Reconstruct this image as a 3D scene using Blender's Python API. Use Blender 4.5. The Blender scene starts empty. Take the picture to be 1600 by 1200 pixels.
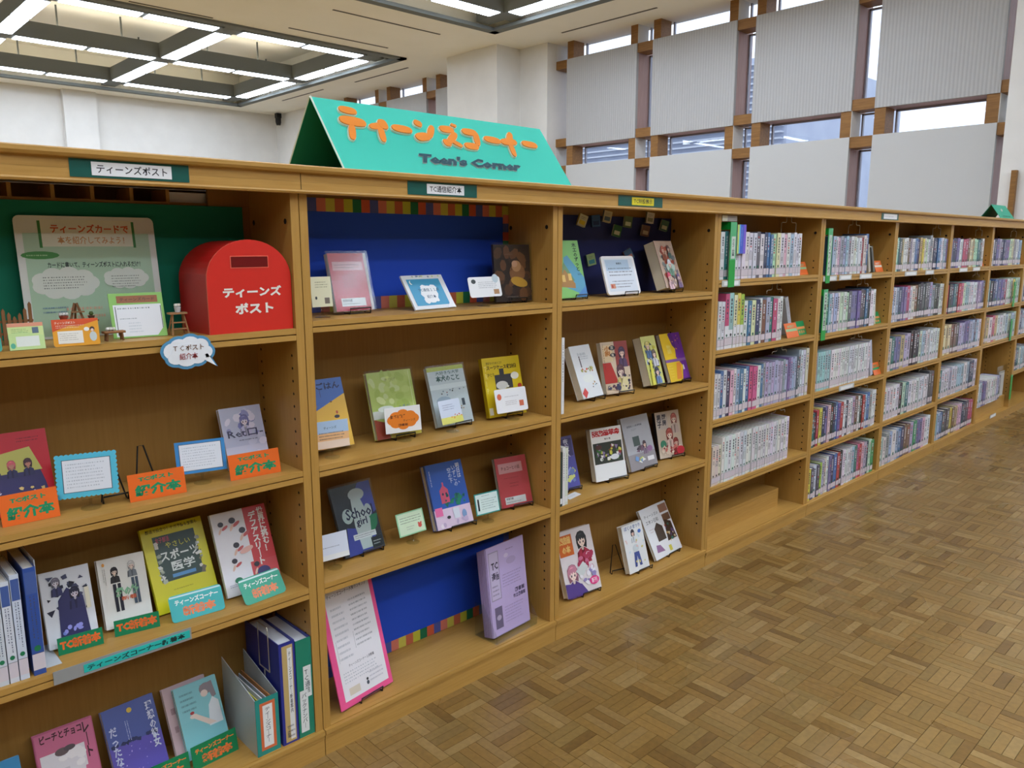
import bpy, math, random
from mathutils import Matrix, Vector
random.seed(7)
sc = bpy.context.scene
COL = sc.collection
rad = math.radians

# ---------------------------------------------------------------- camera, world, exposure
cam = bpy.data.cameras.new('camera'); camo = bpy.data.objects.new('camera', cam); COL.objects.link(camo)
sc.camera = camo
cam.sensor_width = 36.0; cam.lens = 36.0 * 1225.2 / 1600; cam.clip_start = 0.05; cam.clip_end = 300
_yaw, _pit, _rol = 0.7598, -0.175, -0.0011
_f = Vector((math.sin(_yaw) * math.cos(_pit), math.cos(_yaw) * math.cos(_pit), math.sin(_pit)))
_r = Vector((math.cos(_yaw), -math.sin(_yaw), 0)); _u = _r.cross(_f)
_r2 = _r * math.cos(_rol) + _u * math.sin(_rol); _u2 = _u * math.cos(_rol) - _r * math.sin(_rol)
_m = Matrix((_r2, _u2, -_f)).transposed().to_4x4(); _m.translation = Vector((-0.9485, -1.7344, 1.3529))
camo.matrix_world = _m
w = bpy.data.worlds.new('sky'); sc.world = w; w.use_nodes = True
bg = w.node_tree.nodes['Background']; bg.inputs[0].default_value = (0.80, 0.88, 1.0, 1); bg.inputs[1].default_value = 1.5
vs = sc.view_settings; vs.view_transform = 'Standard'; vs.look = 'None'; vs.gamma = 1; vs.use_curve_mapping = False
vs.exposure = 0.22
LAMP = 17.5

# ---------------------------------------------------------------- materials
def lin(c):
    return tuple(((x / 255) / 12.92 if x / 255 <= 0.04045 else ((x / 255 + 0.055) / 1.055) ** 2.4) for x in c[:3])
def mat(name, col=(200, 200, 200), rough=0.5, metal=0.0, spec=0.5, emit=0.0):
    m = bpy.data.materials.new(name); m.use_nodes = True
    b = m.node_tree.nodes['Principled BSDF']
    b.inputs['Base Color'].default_value = (*lin(col), 1); b.inputs['Roughness'].default_value = rough
    b.inputs['Metallic'].default_value = metal; b.inputs['Specular IOR Level'].default_value = spec
    if emit:
        b.inputs['Emission Color'].default_value = (*lin(col), 1); b.inputs['Emission Strength'].default_value = emit
    return m
def nd(m, t, **k):
    n = m.node_tree.nodes.new(t)
    for a, b in k.items(): setattr(n, a, b)
    return n
def lk(m, a, b): m.node_tree.links.new(a, b)
def noise_mat(name, c1, c2, scale, stretch, rough, spec=0.4, bump=0.0, detail=4, attr=False, coat=0.0, rr=None):
    m = mat(name, c1, rough, 0, spec); b = m.node_tree.nodes['Principled BSDF']
    g = nd(m, 'ShaderNodeNewGeometry'); mp = nd(m, 'ShaderNodeMapping'); mp.inputs['Scale'].default_value = stretch
    lk(m, g.outputs['Position'], mp.inputs['Vector'])
    n = nd(m, 'ShaderNodeTexNoise'); n.inputs['Scale'].default_value = scale; n.inputs['Detail'].default_value = detail
    lk(m, mp.outputs[0], n.inputs['Vector'])
    r = nd(m, 'ShaderNodeValToRGB'); r.color_ramp.elements[0].position = 0.3; r.color_ramp.elements[1].position = 0.7
    r.color_ramp.elements[0].color = (*lin(c1), 1); r.color_ramp.elements[1].color = (*lin(c2), 1)
    lk(m, n.outputs['Fac'], r.inputs[0]); out = r.outputs[0]
    if attr:
        a = nd(m, 'ShaderNodeAttribute', attribute_name='Col'); mx = nd(m, 'ShaderNodeMix', data_type='RGBA', blend_type='MULTIPLY')
        mx.inputs[0].default_value = 1; lk(m, a.outputs['Color'], mx.inputs[6]); lk(m, out, mx.inputs[7]); out = mx.outputs[2]
    lk(m, out, b.inputs['Base Color'])
    if bump:
        bp = nd(m, 'ShaderNodeBump'); bp.inputs['Strength'].default_value = bump; bp.inputs['Distance'].default_value = 0.002
        lk(m, n.outputs['Fac'], bp.inputs['Height']); lk(m, bp.outputs[0], b.inputs['Normal'])
    if rr:
        n2 = nd(m, 'ShaderNodeTexNoise'); n2.inputs['Scale'].default_value = 1.7; lk(m, g.outputs['Position'], n2.inputs['Vector'])
        mr = nd(m, 'ShaderNodeMapRange'); mr.inputs[3].default_value = rr[0]; mr.inputs[4].default_value = rr[1]
        mr.inputs[1].default_value = 0.3; mr.inputs[2].default_value = 0.7
        lk(m, n2.outputs['Fac'], mr.inputs[0]); lk(m, mr.outputs[0], b.inputs['Roughness'])
    return m
WOODH = noise_mat('shelf_wood', (180, 137, 66), (192, 149, 78), 6, (1.5, 30, 30), 0.42, 0.4, 0.05)
WOODV = noise_mat('upright_wood', (178, 135, 64), (188, 145, 74), 6, (30, 30, 1.5), 0.42, 0.4, 0.05)
WOODB = noise_mat('back_wood', (150, 110, 52), (158, 118, 58), 5, (25, 25, 1.2), 0.5, 0.3)
WOODF = noise_mat('window_wood', (126, 88, 44), (148, 106, 56), 5, (10, 1, 10), 0.5, 0.3)
WOODR = noise_mat('reveal_wood', (176, 146, 138), (188, 158, 150), 5, (10, 10, 1), 0.55, 0.3)
PARQ = noise_mat('parquet_wood', (214, 214, 210), (240, 240, 236), 60, (1, 1, 1), 0.3, 0.5, 0.0, 3, True, rr=(0.2, 0.36))
FLOORM = noise_mat('parquet_far', (140, 116, 78), (168, 142, 98), 9, (1, 1, 1), 0.3)
JOINT = mat('parquet_joint', (70, 52, 32), 0.7)
PLASTER = noise_mat('wall_plaster', (222, 221, 217), (228, 227, 223), 3, (1, 1, 1), 0.85, 0.2)
CEILM = noise_mat('ceiling_paint', (240, 236, 222), (243, 239, 226), 2, (1, 1, 1), 0.9, 0.2)
GREYM = mat('lamp_grey', (120, 124, 122), 0.9, 0, 0.15)
DKGREY = mat('slot_dark', (96, 92, 84), 0.8)
FILLGLOW = mat('recess_fill_glow', (255, 246, 226), 0.5, emit=LAMP * 0.32)  # added glow that brightens the ceiling recesses, not a fitted lamp
LIT = mat('lamp_diffuser', (226, 238, 255), 0.5, emit=LAMP * 0.8)
WIRE = mat('black_wire', (22, 22, 24), 0.35, 0.3)
STEEL = mat('wire_steel', (190, 186, 170), 0.35, 0.6)
HOLE = mat('hole_dark', (28, 20, 12), 0.9)
PRINT = mat('print_gloss', (255, 255, 255), 0.33, 0, 0.45)
MATTE = mat('print_matte', (255, 255, 255), 0.7, 0, 0.3)
for m_ in (PRINT, MATTE):
    a_ = nd(m_, 'ShaderNodeAttribute', attribute_name='Col'); lk(m_, a_.outputs['Color'], m_.node_tree.nodes['Principled BSDF'].inputs['Base Color'])
def clear(name, tint, fac, rough=0.05):
    m = bpy.data.materials.new(name); m.use_nodes = True; nt = m.node_tree; nt.nodes.clear()
    o = nd(m, 'ShaderNodeOutputMaterial'); t = nd(m, 'ShaderNodeBsdfTransparent'); g = nd(m, 'ShaderNodeBsdfGlossy'); mx = nd(m, 'ShaderNodeMixShader')
    t.inputs[0].default_value = (*tint, 1); g.inputs['Roughness'].default_value = rough
    lw = nd(m, 'ShaderNodeLayerWeight'); lw.inputs[0].default_value = 0.5; pw = nd(m, 'ShaderNodeMath', operation='POWER'); pw.inputs[1].default_value = 4; lk(m, lw.outputs['Facing'], pw.inputs[0])
    ma = nd(m, 'ShaderNodeMath', operation='MULTIPLY_ADD'); ma.inputs[1].default_value = 0.5; ma.inputs[2].default_value = fac; lk(m, pw.outputs[0], ma.inputs[0]); lk(m, ma.outputs[0], mx.inputs[0])
    lk(m, t.outputs[0], mx.inputs[1]); lk(m, g.outputs[0], mx.inputs[2]); lk(m, mx.outputs[0], o.inputs[0]); return m
ACRYL = clear('clear_acrylic', (0.93, 0.95, 0.95), 0.035, 0.12)
PANE = clear('window_glass', (0.95, 0.97, 1.0), 0.04, 0.0)
PANELM = mat('acoustic_panel', (196, 197, 196), 0.85, 0, 0.2)
def ridges(m, sy):
    b = m.node_tree.nodes['Principled BSDF']; g = nd(m, 'ShaderNodeNewGeometry'); s = nd(m, 'ShaderNodeSeparateXYZ'); lk(m, g.outputs['Position'], s.inputs[0])
    a = nd(m, 'ShaderNodeMath', operation='MULTIPLY'); a.inputs[1].default_value = sy; lk(m, s.outputs['Y'], a.inputs[0])
    c = nd(m, 'ShaderNodeMath', operation='SINE'); lk(m, a.outputs[0], c.inputs[0])
    bp = nd(m, 'ShaderNodeBump'); bp.inputs['Strength'].default_value = 0.25; bp.inputs['Distance'].default_value = 0.006
    lk(m, c.outputs[0], bp.inputs['Height']); lk(m, bp.outputs[0], b.inputs['Normal'])
    mr = nd(m, 'ShaderNodeMapRange'); mr.inputs[1].default_value = -1; mr.inputs[3].default_value = 0.42; mr.inputs[4].default_value = 0.49
    lk(m, c.outputs[0], mr.inputs[0]); cb = nd(m, 'ShaderNodeCombineColor')
    for i in range(3): lk(m, mr.outputs[0], cb.inputs[i])
    lk(m, cb.outputs[0], b.inputs['Base Color'])
RIDGED = mat('acoustic_ridged', (190, 190, 186), 0.85, 0, 0.2); ridges(RIDGED, 2 * math.pi / 0.042)

# ---------------------------------------------------------------- mesh builder
class G:
    def __init__(s): s.v = []; s.f = []; s.c = []; s.T = None
    def add(s, vs, fs, col=(255, 255, 255)):
        n = len(s.v)
        s.v += [tuple(s.T @ Vector(p)) for p in vs] if s.T is not None else [tuple(p) for p in vs]
        s.f += [tuple(i + n for i in f) for f in fs]; s.c += [col] * len(fs)
    def box(s, x0, y0, z0, x1, y1, z1, col=(255, 255, 255)):
        s.add([(x0, y0, z0), (x1, y0, z0), (x1, y1, z0), (x0, y1, z0), (x0, y0, z1), (x1, y0, z1), (x1, y1, z1), (x0, y1, z1)],
              [(0, 3, 2, 1), (4, 5, 6, 7), (0, 1, 5, 4), (1, 2, 6, 5), (2, 3, 7, 6), (3, 0, 4, 7)], col); return s
    def prism(s, pts, y0, y1, col=(255, 255, 255), side=None):          # pts (x,z) counter-clockwise seen from -y
        n = len(pts)
        s.add([(p[0], y0, p[1]) for p in pts] + [(p[0], y1, p[1]) for p in pts], [tuple(range(n)), tuple(range(2 * n - 1, n - 1, -1))], col)
        s.add([(p[0], y0, p[1]) for p in pts] + [(p[0], y1, p[1]) for p in pts], [(i, i + n, (i + 1) % n + n, (i + 1) % n) for i in range(n)], side or col); return s
    def prof(s, pts, x0, x1, col=(255, 255, 255)):                        # pts (y,z) profile swept along x
        n = len(pts)
        s.add([(x0, *p) for p in pts] + [(x1, *p) for p in pts], [tuple(range(n - 1, -1, -1)), tuple(range(n, 2 * n))] + [(i, (i + 1) % n, (i + 1) % n + n, i + n) for i in range(n)], col); return s
    def tube(s, pts, r, n=6, col=(255, 255, 255)):
        P = [Vector(p) for p in pts]; vs = []; fs = []
        for i, p in enumerate(P):
            a = P[max(i - 1, 0)]; b = P[min(i + 1, len(P) - 1)]; t = (b - a).normalized()
            u = t.cross(Vector((0, 0, 1)));
            if u.length < 1e-3: u = t.cross(Vector((1, 0, 0)))
            u.normalize(); q = t.cross(u)
            vs += [tuple(p + (u * math.cos(k * 2 * math.pi / n) + q * math.sin(k * 2 * math.pi / n)) * r) for k in range(n)]
        for i in range(len(P) - 1):
            fs += [(i * n + k, i * n + (k + 1) % n, (i + 1) * n + (k + 1) % n, (i + 1) * n + k) for k in range(n)]
        fs += [tuple(range(n - 1, -1, -1)), tuple(range((len(P) - 1) * n, len(P) * n))]
        s.add(vs, fs, col); return s
    def lathe(s, prof, cx=0, cy=0, n=16, col=(255, 255, 255)):            # prof (r,z)
        vs = [(cx + r * math.cos(k * 2 * math.pi / n), cy + r * math.sin(k * 2 * math.pi / n), z) for r, z in prof for k in range(n)]
        fs = [(i * n + k, i * n + (k + 1) % n, (i + 1) * n + (k + 1) % n, (i + 1) * n + k) for i in range(len(prof) - 1) for k in range(n)]
        fs += [tuple(range(n - 1, -1, -1)), tuple(range((len(prof) - 1) * n, len(prof) * n))]
        s.add(vs, fs, col); return s
    def mesh(s, name, m):
        me = bpy.data.meshes.new(name); me.from_pydata(s.v, [], s.f); me.materials.append(m)
        a = me.color_attributes.new('Col', 'FLOAT_COLOR', 'CORNER'); buf = []; cache = {}
        for f, c in zip(s.f, s.c):
            l = cache.get(c)
            if l is None: l = cache[c] = (*lin(c), 1.0)
            buf.extend(l * len(f))
        a.data.foreach_set('color', buf); return me
    def put(s, name, m, parent=None, loc=None, rot=None):
        o = bpy.data.objects.new(name, s.mesh(name, m)); COL.objects.link(o)
        if parent: o.parent = parent
        if loc: o.location = loc
        if rot: o.rotation_euler = rot
        return o
def tag(o, label=None, cat=None, group=None, kind=None):
    if label: o['label'] = label
    if cat: o['category'] = cat
    if group: o['group'] = group
    if kind: o['kind'] = kind
    return o
def thing(name, label, cat, loc=(0, 0, 0), rot=(0, 0, 0), group=None):
    o = bpy.data.objects.new(name, None); COL.objects.link(o); o.location = loc; o.rotation_euler = rot; o.empty_display_size = 0.05
    return tag(o, label, cat, group)
def struct(name, g, m, parent=None):
    o = g.put(name, m, parent)
    if not parent: o['kind'] = 'structure'
    return o
def bx(*a): return G().box(*a)

# flat print: lettering and drawings laid on a face that looks towards -y
_tc = {}
def glyphs(s, bold):
    k = (s, bold)
    if k not in _tc:
        cu = bpy.data.curves.new('lettering', 'FONT'); cu.body = s; cu.resolution_u = 1; cu.offset = bold; cu.space_line = 0.95
        o = bpy.data.objects.new('lettering', cu); me = bpy.data.meshes.new_from_object(o)
        v = [(a.co.x, a.co.y) for a in me.vertices]; f = [tuple(p.vertices) for p in me.polygons]
        seen = {}; idx = []; vv = []
        for p in v:
            q = (round(p[0], 4), round(p[1], 4))
            if q not in seen: seen[q] = len(vv); vv.append(p)
            idx.append(seen[q])
        ff = []
        for t in f:
            t = [idx[i] for i in t]
            if len(set(t)) < 3: continue
            ar = sum(vv[t[i]][0] * vv[t[(i + 1) % len(t)]][1] - vv[t[(i + 1) % len(t)]][0] * vv[t[i]][1] for i in range(len(t)))
            ff.append(tuple(t) if ar > 0 else tuple(reversed(t)))
        xs = [p[0] for p in vv] or [0, 1]; ys = [p[1] for p in vv] or [0, 1]
        _tc[k] = (vv, ff, min(xs), max(xs), min(ys), max(ys)); bpy.data.objects.remove(o); bpy.data.curves.remove(cu); bpy.data.meshes.remove(me)
    return _tc[k]
class Art:
    def __init__(s, g, w, h, y=0.0, x0=None, z0=0.0):
        s.g = g; s.w = w; s.h = h; s.y = y - 0.0002; s.x0 = -w / 2 if x0 is None else x0; s.z0 = z0
    def _pt(s, u, v): return (s.x0 + u * s.w, s.y, s.z0 + v * s.h)
    def p(s, pts, col):
        ar = sum(pts[i][0] * pts[(i + 1) % len(pts)][1] - pts[(i + 1) % len(pts)][0] * pts[i][1] for i in range(len(pts)))
        if ar < 0: pts = pts[::-1]
        s.y -= 0.00005; s.g.add([s._pt(*q) for q in pts], [tuple(range(len(pts)))], col); return s
    def r(s, u0, v0, u1, v1, col): return s.p([(u0, v0), (u1, v0), (u1, v1), (u0, v1)], col)
    def e(s, cu, cv, ru, rv, col, rot=0, n=14):
        a = s.w / s.h; R = rad(rot); out = []
        for k in range(n):
            t = k * 2 * math.pi / n; x = ru * math.cos(t); y = rv * math.sin(t)
            out.append((cu + x * math.cos(R) - y * math.sin(R), cv + (x * math.sin(R) + y * math.cos(R)) * a))
        return s.p(out, col)
    def t(s, txt, u0, v0, u1, v1, col, vert=False, bold=0.012):
        if vert: txt = '\n'.join(c.replace('ー', '｜') for c in txt)
        vv, ff, a, b, c, d = glyphs(txt, bold); s.y -= 0.00005
        if not ff: return s
        s.g.add([s._pt(u0 + (p[0] - a) / (b - a) * (u1 - u0), v0 + (p[1] - c) / (d - c) * (v1 - v0)) for p in vv], ff, col); return s
    def m(s, u0, v0, u1, v1, n, col=(120, 122, 130), seed=0, vert=False):    # body copy: rows of short dashes
        R = random.Random(seed + n); s.y -= 0.00005
        for i in range(n):
            t0 = (i + 0.3) / n; t1 = (i + 0.64) / n; x = 0.0; end = R.uniform(0.72, 1)
            while x < end:
                d = R.uniform(0.012, 0.04)
                if not vert: q = [(u0 + x * (u1 - u0), v0 + t0 * (v1 - v0)), (u0 + (x + d) * (u1 - u0), v0 + t1 * (v1 - v0))]
                else: q = [(u0 + t0 * (u1 - u0), v1 - (x + d) * (v1 - v0)), (u0 + t1 * (u1 - u0), v1 - x * (v1 - v0))]
                (a, b), (c, e) = q
                s.g.add([s._pt(a, b), s._pt(c, b), s._pt(c, e), s._pt(a, e)], [(0, 1, 2, 3)], col); x += d + R.uniform(0.012, 0.04)
        return s
    def fig(s, cu, cv, k, hair, cloth, skin=(238, 205, 185), eyes=True):     # a drawn figure: hair, face, shoulders
        a = s.w / s.h
        X = lambda q: cu + q * k
        Y = lambda q: cv + q * k * a
        dk = tuple(int(c * .72) for c in hair); lt = tuple(min(255, int(c * 1.15 + 18)) for c in hair); cd = tuple(int(c * .75) for c in cloth)
        s.p([(X(-.62), Y(-.9)), (X(-.74), Y(-.2)), (X(-.7), Y(.5)), (X(-.35), Y(.92)), (X(.1), Y(1.0)), (X(.5), Y(.85)), (X(.76), Y(.3)), (X(.74), Y(-.3)), (X(.6), Y(-.95)), (X(.2), Y(-.7)), (X(-.25), Y(-.75))], dk)
        s.p([(X(-1.0), Y(-2.5)), (X(1.0), Y(-2.5)), (X(.86), Y(-1.25)), (X(.3), Y(-.82)), (X(-.3), Y(-.82)), (X(-.86), Y(-1.25))], cloth)
        s.p([(X(-.12), Y(-2.5)), (X(.1), Y(-2.5)), (X(.24), Y(-.9)), (X(-.2), Y(-.9))], cd); s.p([(X(-.86), Y(-1.25)), (X(-.6), Y(-1.2)), (X(-.7), Y(-2.5)), (X(-1.0), Y(-2.5))], cd)
        s.p([(X(-.16), Y(-.55)), (X(-.16), Y(-.98)), (X(0), Y(-1.12)), (X(.16), Y(-.98)), (X(.16), Y(-.55))], tuple(int(c * .88) for c in skin))
        s.p([(X(-.5), Y(.25)), (X(-.5), Y(-.25)), (X(-.3), Y(-.55)), (X(0), Y(-.74)), (X(.3), Y(-.55)), (X(.5), Y(-.25)), (X(.5), Y(.25)), (X(.2), Y(.5)), (X(-.2), Y(.5))], skin)
        s.p([(X(-.66), Y(-.45)), (X(-.5), Y(.05)), (X(-.36), Y(-.12)), (X(-.22), Y(.2)), (X(-.06), Y(-.04)), (X(.1), Y(.22)), (X(.28), Y(-.02)), (X(.42), Y(.16)), (X(.64), Y(-.5)), (X(.72), Y(.2)), (X(.48), Y(.78)), (X(.05), Y(.96)), (X(-.42), Y(.8)), (X(-.72), Y(.25))], hair)
        s.p([(X(-.4), Y(.55)), (X(-.05), Y(.72)), (X(.3), Y(.62)), (X(-.02), Y(.6))], lt)
        if eyes:
            for sx in (-1, 1): s.e(cu + sx * .23 * k, Y(-.2), .105 * k, .14 * k, (46, 36, 46), n=9); s.e(cu + sx * .23 * k, Y(-.23), .06 * k, .08 * k, (110, 80, 90), n=7); s.e(cu + sx * .23 * k - .03 * k, Y(-.13), .03 * k, .035 * k, (240, 240, 240), n=6); s.e(cu + sx * .34 * k, Y(-.38), .07 * k, .04 * k, (236, 170, 160), n=7)
            s.e(cu, Y(-.5), .07 * k, .025 * k, (170, 80, 80), n=6)
        return s
    def blobs(s, n, cols, u0, v0, u1, v1, r0, r1, seed=1):
        R = random.Random(seed)
        for i in range(n):
            c = R.choice(cols); s.e(R.uniform(u0, u1), R.uniform(v0, v1), R.uniform(r0, r1), R.uniform(r0, r1) * 0.7, c, R.uniform(0, 180), 7)
        return s
    def shards(s, n, cols, u0, v0, u1, v1, r0, r1, seed=1):
        R = random.Random(seed)
        for i in range(n):
            cu, cv = R.uniform(u0 + r1 * .6, u1 - r1 * .6), R.uniform(v0 + r1 * .5, v1 - r1 * .5); r = R.uniform(r0, r1); t = R.uniform(0, 3)
            k = R.choice((3, 4, 5))
            s.p([(cu + r * math.cos(t + j * 6.283 / k) * R.uniform(.6, 1), cv + r * math.sin(t + j * 6.283 / k) * R.uniform(.5, .9) * s.w / s.h) for j in range(k)], R.choice(cols))
        return s

# ---------------------------------------------------------------- room
H = 4.6
XW = 9.0
struct('floor', bx(-7, -9, -0.1, 10, 19, -0.012), FLOORM)
floor = bpy.data.objects['floor']
# parquet: basket-weave squares of five fingers
S = 0.12; FW = S / 4
PC = [(158, 124, 70), (150, 116, 62), (166, 132, 78), (156, 121, 66), (142, 108, 58), (164, 128, 72), (156, 126, 74), (174, 142, 90), (150, 120, 70), (158, 122, 68), (132, 100, 54), (162, 130, 80)]
def finger(g, x, y, horiz, col, dz):
    e = 0.0009
    x1, y1 = (x + S, y + FW) if horiz else (x + FW, y + S)
    g.box(x + e, y + e, -0.011, x1 - e * .3, y1 - e * .5, dz, col)
cells = []
for i in range(-12, 80):
    for j in range(1, 34):
        horiz = (i + j) % 2 == 0
        for k in range(4):
            cells.append((i * S, -j * S + 0.0, horiz, k))
def cvis(x, y):                                              # the wedge of floor next to the bookcases that is seen large
    d = math.hypot(x + 0.95, y + 1.73); return y > (-1.34 + 0.24 * max(0, x - 1.25)) and x > -0.1 and (x - 0.0) > (-y) * 0.98 - 0.15 and d
big = sorted([(cvis(a + S / 2, b + S / 2), n) for n, (a, b, h, k) in enumerate(cells) if cvis(a + S / 2, b + S / 2)])[:300]
bigset = {n for _, n in big}
tmpl = {}
field = G()
for n, (a, b, h, k) in enumerate(cells):
    ci = random.choice(range(len(PC))); x, y = (a, b + k * FW) if h else (a + k * FW, b)
    if n in bigset:
        key = (h, ci)
        if key not in tmpl:
            g = G(); finger(g, 0, 0, h, PC[ci], 0.0); tmpl[key] = g.mesh('parquet_strip', PARQ)
        o = bpy.data.objects.new('parquet_strip', tmpl[key]); COL.objects.link(o); o.parent = floor; o.location = (x, y, random.uniform(-0.0004, 0))
    else: finger(field, x, y, h, PC[ci], random.uniform(-0.0004, 0))
o = field.put('parquet_field', PARQ, floor); o['kind'] = 'stuff'

# walls
struct('wall_back', bx(-7, 17.4, 0, 10, 17.6, 5.4), PLASTER)
struct('trim_1', bx(4.1, 17.25, 0, 4.75, 17.4, H), PLASTER)
SHADE = mat('bounce_damping_wall', (112, 96, 78), 0.8)  # dark tone put on the unseen walls to cut bounced light
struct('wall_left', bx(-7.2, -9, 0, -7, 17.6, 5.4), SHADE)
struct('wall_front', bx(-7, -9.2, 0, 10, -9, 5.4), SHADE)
g = G(); g.box(8.25, 8.3, 0, XW + .3, 9.6, H); g.box(8.78, 7.66, 0, XW + .3, 8.3, H); struct('pillar', g, PLASTER)
g = G(); g.box(8.72, -9, 0, XW + .3, 0.92, 5.4); struct('wall_right', g, PLASTER)
# window wall: panels with wooden crossings between them
ZR = [(-0.2, 2.66), (2.97, 4.33)]; GAPZ = [(2.66, 2.97), (4.33, 4.66)]
pan_y = [(1.07, 2.40), (2.68, 4.03), (4.31, 5.70), (5.99, 7.41), (9.6, 10.86), (11.16, 12.52), (12.82, 14.18), (14.48, 15.9)]
gap_y = [(0.80, 1.07), (2.40, 2.68), (4.03, 4.31), (5.70, 5.99), (7.41, 7.66), (10.86, 11.16), (12.52, 12.82), (14.18, 14.48)]
struct('wall_far', bx(XW + .0, 15.9, 0, XW + .4, 17.45, 5.4), PLASTER)
solid = G()
for y0, y1 in pan_y:
    for z0, z1 in ZR: solid.box(XW + .03, y0 + .004, max(z0, 0) + .004, XW + .4, y1 - .004, z1 - .004)
struct('wall_window', solid, WOODR)
pc = bpy.data.objects['wall_window']
for y0, y1 in pan_y:
    for (z0, z1), m_ in zip(ZR, (PANELM, RIDGED)):
        G().box(XW - .02, y0, max(z0, 0), XW + .03, y1, z1).put('acoustic_panel', m_, pc)
bw = 0.13
for y0, y1 in gap_y:
    for z0, z1 in GAPZ:
        if z0 < 4:
            G().box(XW - .005, y0, z0 - bw, XW + .25, y1, z0).put('wood_block', WOODF, pc)
            G().box(XW - .005, y0, z1, XW + .25, y1, z1 + bw).put('wood_block', WOODF, pc)
        else: G().box(XW - .005, y0, z0 - bw, XW + .25, y1, z0).put('wood_block', WOODF, pc)
for y0, y1 in pan_y:
    for z0, z1 in GAPZ:
        G().box(XW - .005, y0, z0, XW + .25, y0 + bw, z1).put('wood_block', WOODF, pc)
        G().box(XW - .005, y1 - bw, z0, XW + .25, y1, z1).put('wood_block', WOODF, pc)
for y0, y1 in gap_y:
    for z0, z1 in GAPZ: G().box(XW - .003, y1 - .006, z0, XW + .25, y1 + .001, z1).put('white_liner', PLASTER, pc)
# windows (glass set back, thin frames)
wn = 0
FRM = mat('window_frame_grey', (150, 150, 160), 0.4, 0.3)
def window(y0, y1, z0, z1, x=XW + .3):
    global wn; wn += 1
    f = G(); t = 0.02
    f.box(x, y0, z0, x + .04, y0 + t, z1); f.box(x, y1 - t, z0, x + .04, y1, z1); f.box(x, y0, z0, x + .04, y1, z0 + t); f.box(x, y0, z1 - t, x + .04, y1, z1)
    o = struct('window_%d' % wn, f, FRM)
    G().box(x + .015, y0 + t, z0 + t, x + .02, y1 - t, z1 - t).put('pane', PANE, o)
for y0, y1 in gap_y:
    window(y0, y1, 0.02, 2.53); window(y0, y1, 2.66, 2.97); window(y0, y1, 3.1, 4.2); window(y0, y1, 4.33, 4.66)
for y0, y1 in pan_y:
    for z0, z1 in GAPZ: window(y0 + bw, y1 - bw, z0, z1)
struct('trim_2', bx(8.66, 0.75, 1.2, 8.72, 0.80, 2.12), WOODF)
# ceiling: soffit with three sunken lamp fields
RX0, RX1 = -5.5, 7.75
FY = [(-7.7, -1.1), (1.2, 7.8), (10.1, 16.7)]
g = G(); ys = [-9.2]
for a, b in FY: ys += [a, b]
ys.append(17.6)
for i in range(0, len(ys), 2): g.box(-7.2, ys[i], H, XW + .4, ys[i + 1], 5.4)
for a, b in FY:
    g.box(-7.2, a, H, RX0, b, 5.4); g.box(RX1, a, H, XW + .4, b, 5.4); g.box(RX0, a, 5.25, RX1, b, 5.4)
struct('ceiling', g, CEILM)
ceil = bpy.data.objects['ceiling']
slotg = [(3.1, 10.0, 4.25), (5.3, 9.72, 7.1), (5.3, 8.45, 7.2), (3.0, 8.6, 4.2), (0.6, 9.9, 2.2), (0.6, 8.7, 2.2)]
for x0, y, x1 in slotg: G().box(x0, y, H - .006, x1, y + .035, H + .01).put('air_slot', DKGREY, ceil)
for x, y0, y1 in [(8.2, 10.7, 12.5), (8.12, 13.6, 15.4), (8.5, 5.3, 7.1), (8.5, 2.4, 4.2)]: G().box(x, y0, H - .006, x + .035, y1, H + .01).put('air_slot', DKGREY, ceil)
COLX = [-2.95, -0.35, 2.25, 4.80, 7.38]
def lamp_field(lbl, a, b):
    t = thing('light_grid', lbl, 'ceiling light', ((RX0 + RX1) / 2, (a + b) / 2, H), group=None)
    ox, oy = (RX0 + RX1) / 2, (a + b) / 2
    rim = G(); e = .14
    rim.box(RX0 - ox, a - oy, -.03, RX1 - ox, a - oy + e, .02); rim.box(RX0 - ox, b - oy - e, -.03, RX1 - ox, b - oy, .02)
    rim.box(RX0 - ox, a - oy, -.03, RX0 - ox + e, b - oy, .02); rim.box(RX1 - ox - e, a - oy, -.03, RX1 - ox, b - oy, .02)
    rim.put('rim', GREYM, t)
    rows = [a + .62, (a + b) / 2, b - .62]; d = G(); hw = .13
    for y in rows:
        G().box(RX0 - ox + e, y - oy - hw, .04, RX1 - ox - e, y - oy + hw, .30).put('beam', GREYM, t)
        G().box(RX0 - ox + .6, y - oy - .05, .301, RX1 - ox - .6, y - oy + .05, .305).put('uplight', FILLGLOW, t)  # added strip, unseen on the beam top, lights the recess
        for x0, x1 in zip([-5.4] + COLX, COLX + [7.6]):
            if x1 - x0 < 1.5: continue
            mid = (x0 + x1) / 2
            for p0, p1 in ((x0 + .2, mid - .04), (mid + .04, x1 - .2)):
                G().box(p0 - ox, y - oy - .12, .03, p1 - ox, y - oy + .12, .039).put('lamp_diffuser', LIT, t)
    for x in COLX:
        G().box(x - ox - hw, a - oy + e, .041, x - ox + hw, b - oy - e, .299).put('cross_beam', GREYM, t)
        for y0, y1 in zip(rows[:-1], rows[1:]):
            mid = (y0 + y1) / 2
            for p0, p1 in ((y0 + .22, mid - .04), (mid + .04, y1 - .22)):
                G().box(x - ox - .125, p0 - oy, .03, x - ox + .125, p1 - oy, .0405).put('lamp_diffuser', LIT, t)
        for y in (rows[0] + 1.2, rows[1] + 1.2): G().box(x - ox - .012, y - oy - .012, .29, x - ox + .012, y - oy + .012, .66).put('hanger_rod', GREYM, t)
    for y in rows:
        for x in (3.1, 4.1, 5.6, 6.6, 1.0): G().box(x - ox - .012, y - oy - .012, .29, x - ox + .012, y - oy + .012, .66).put('hanger_rod', GREYM, t)
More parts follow.
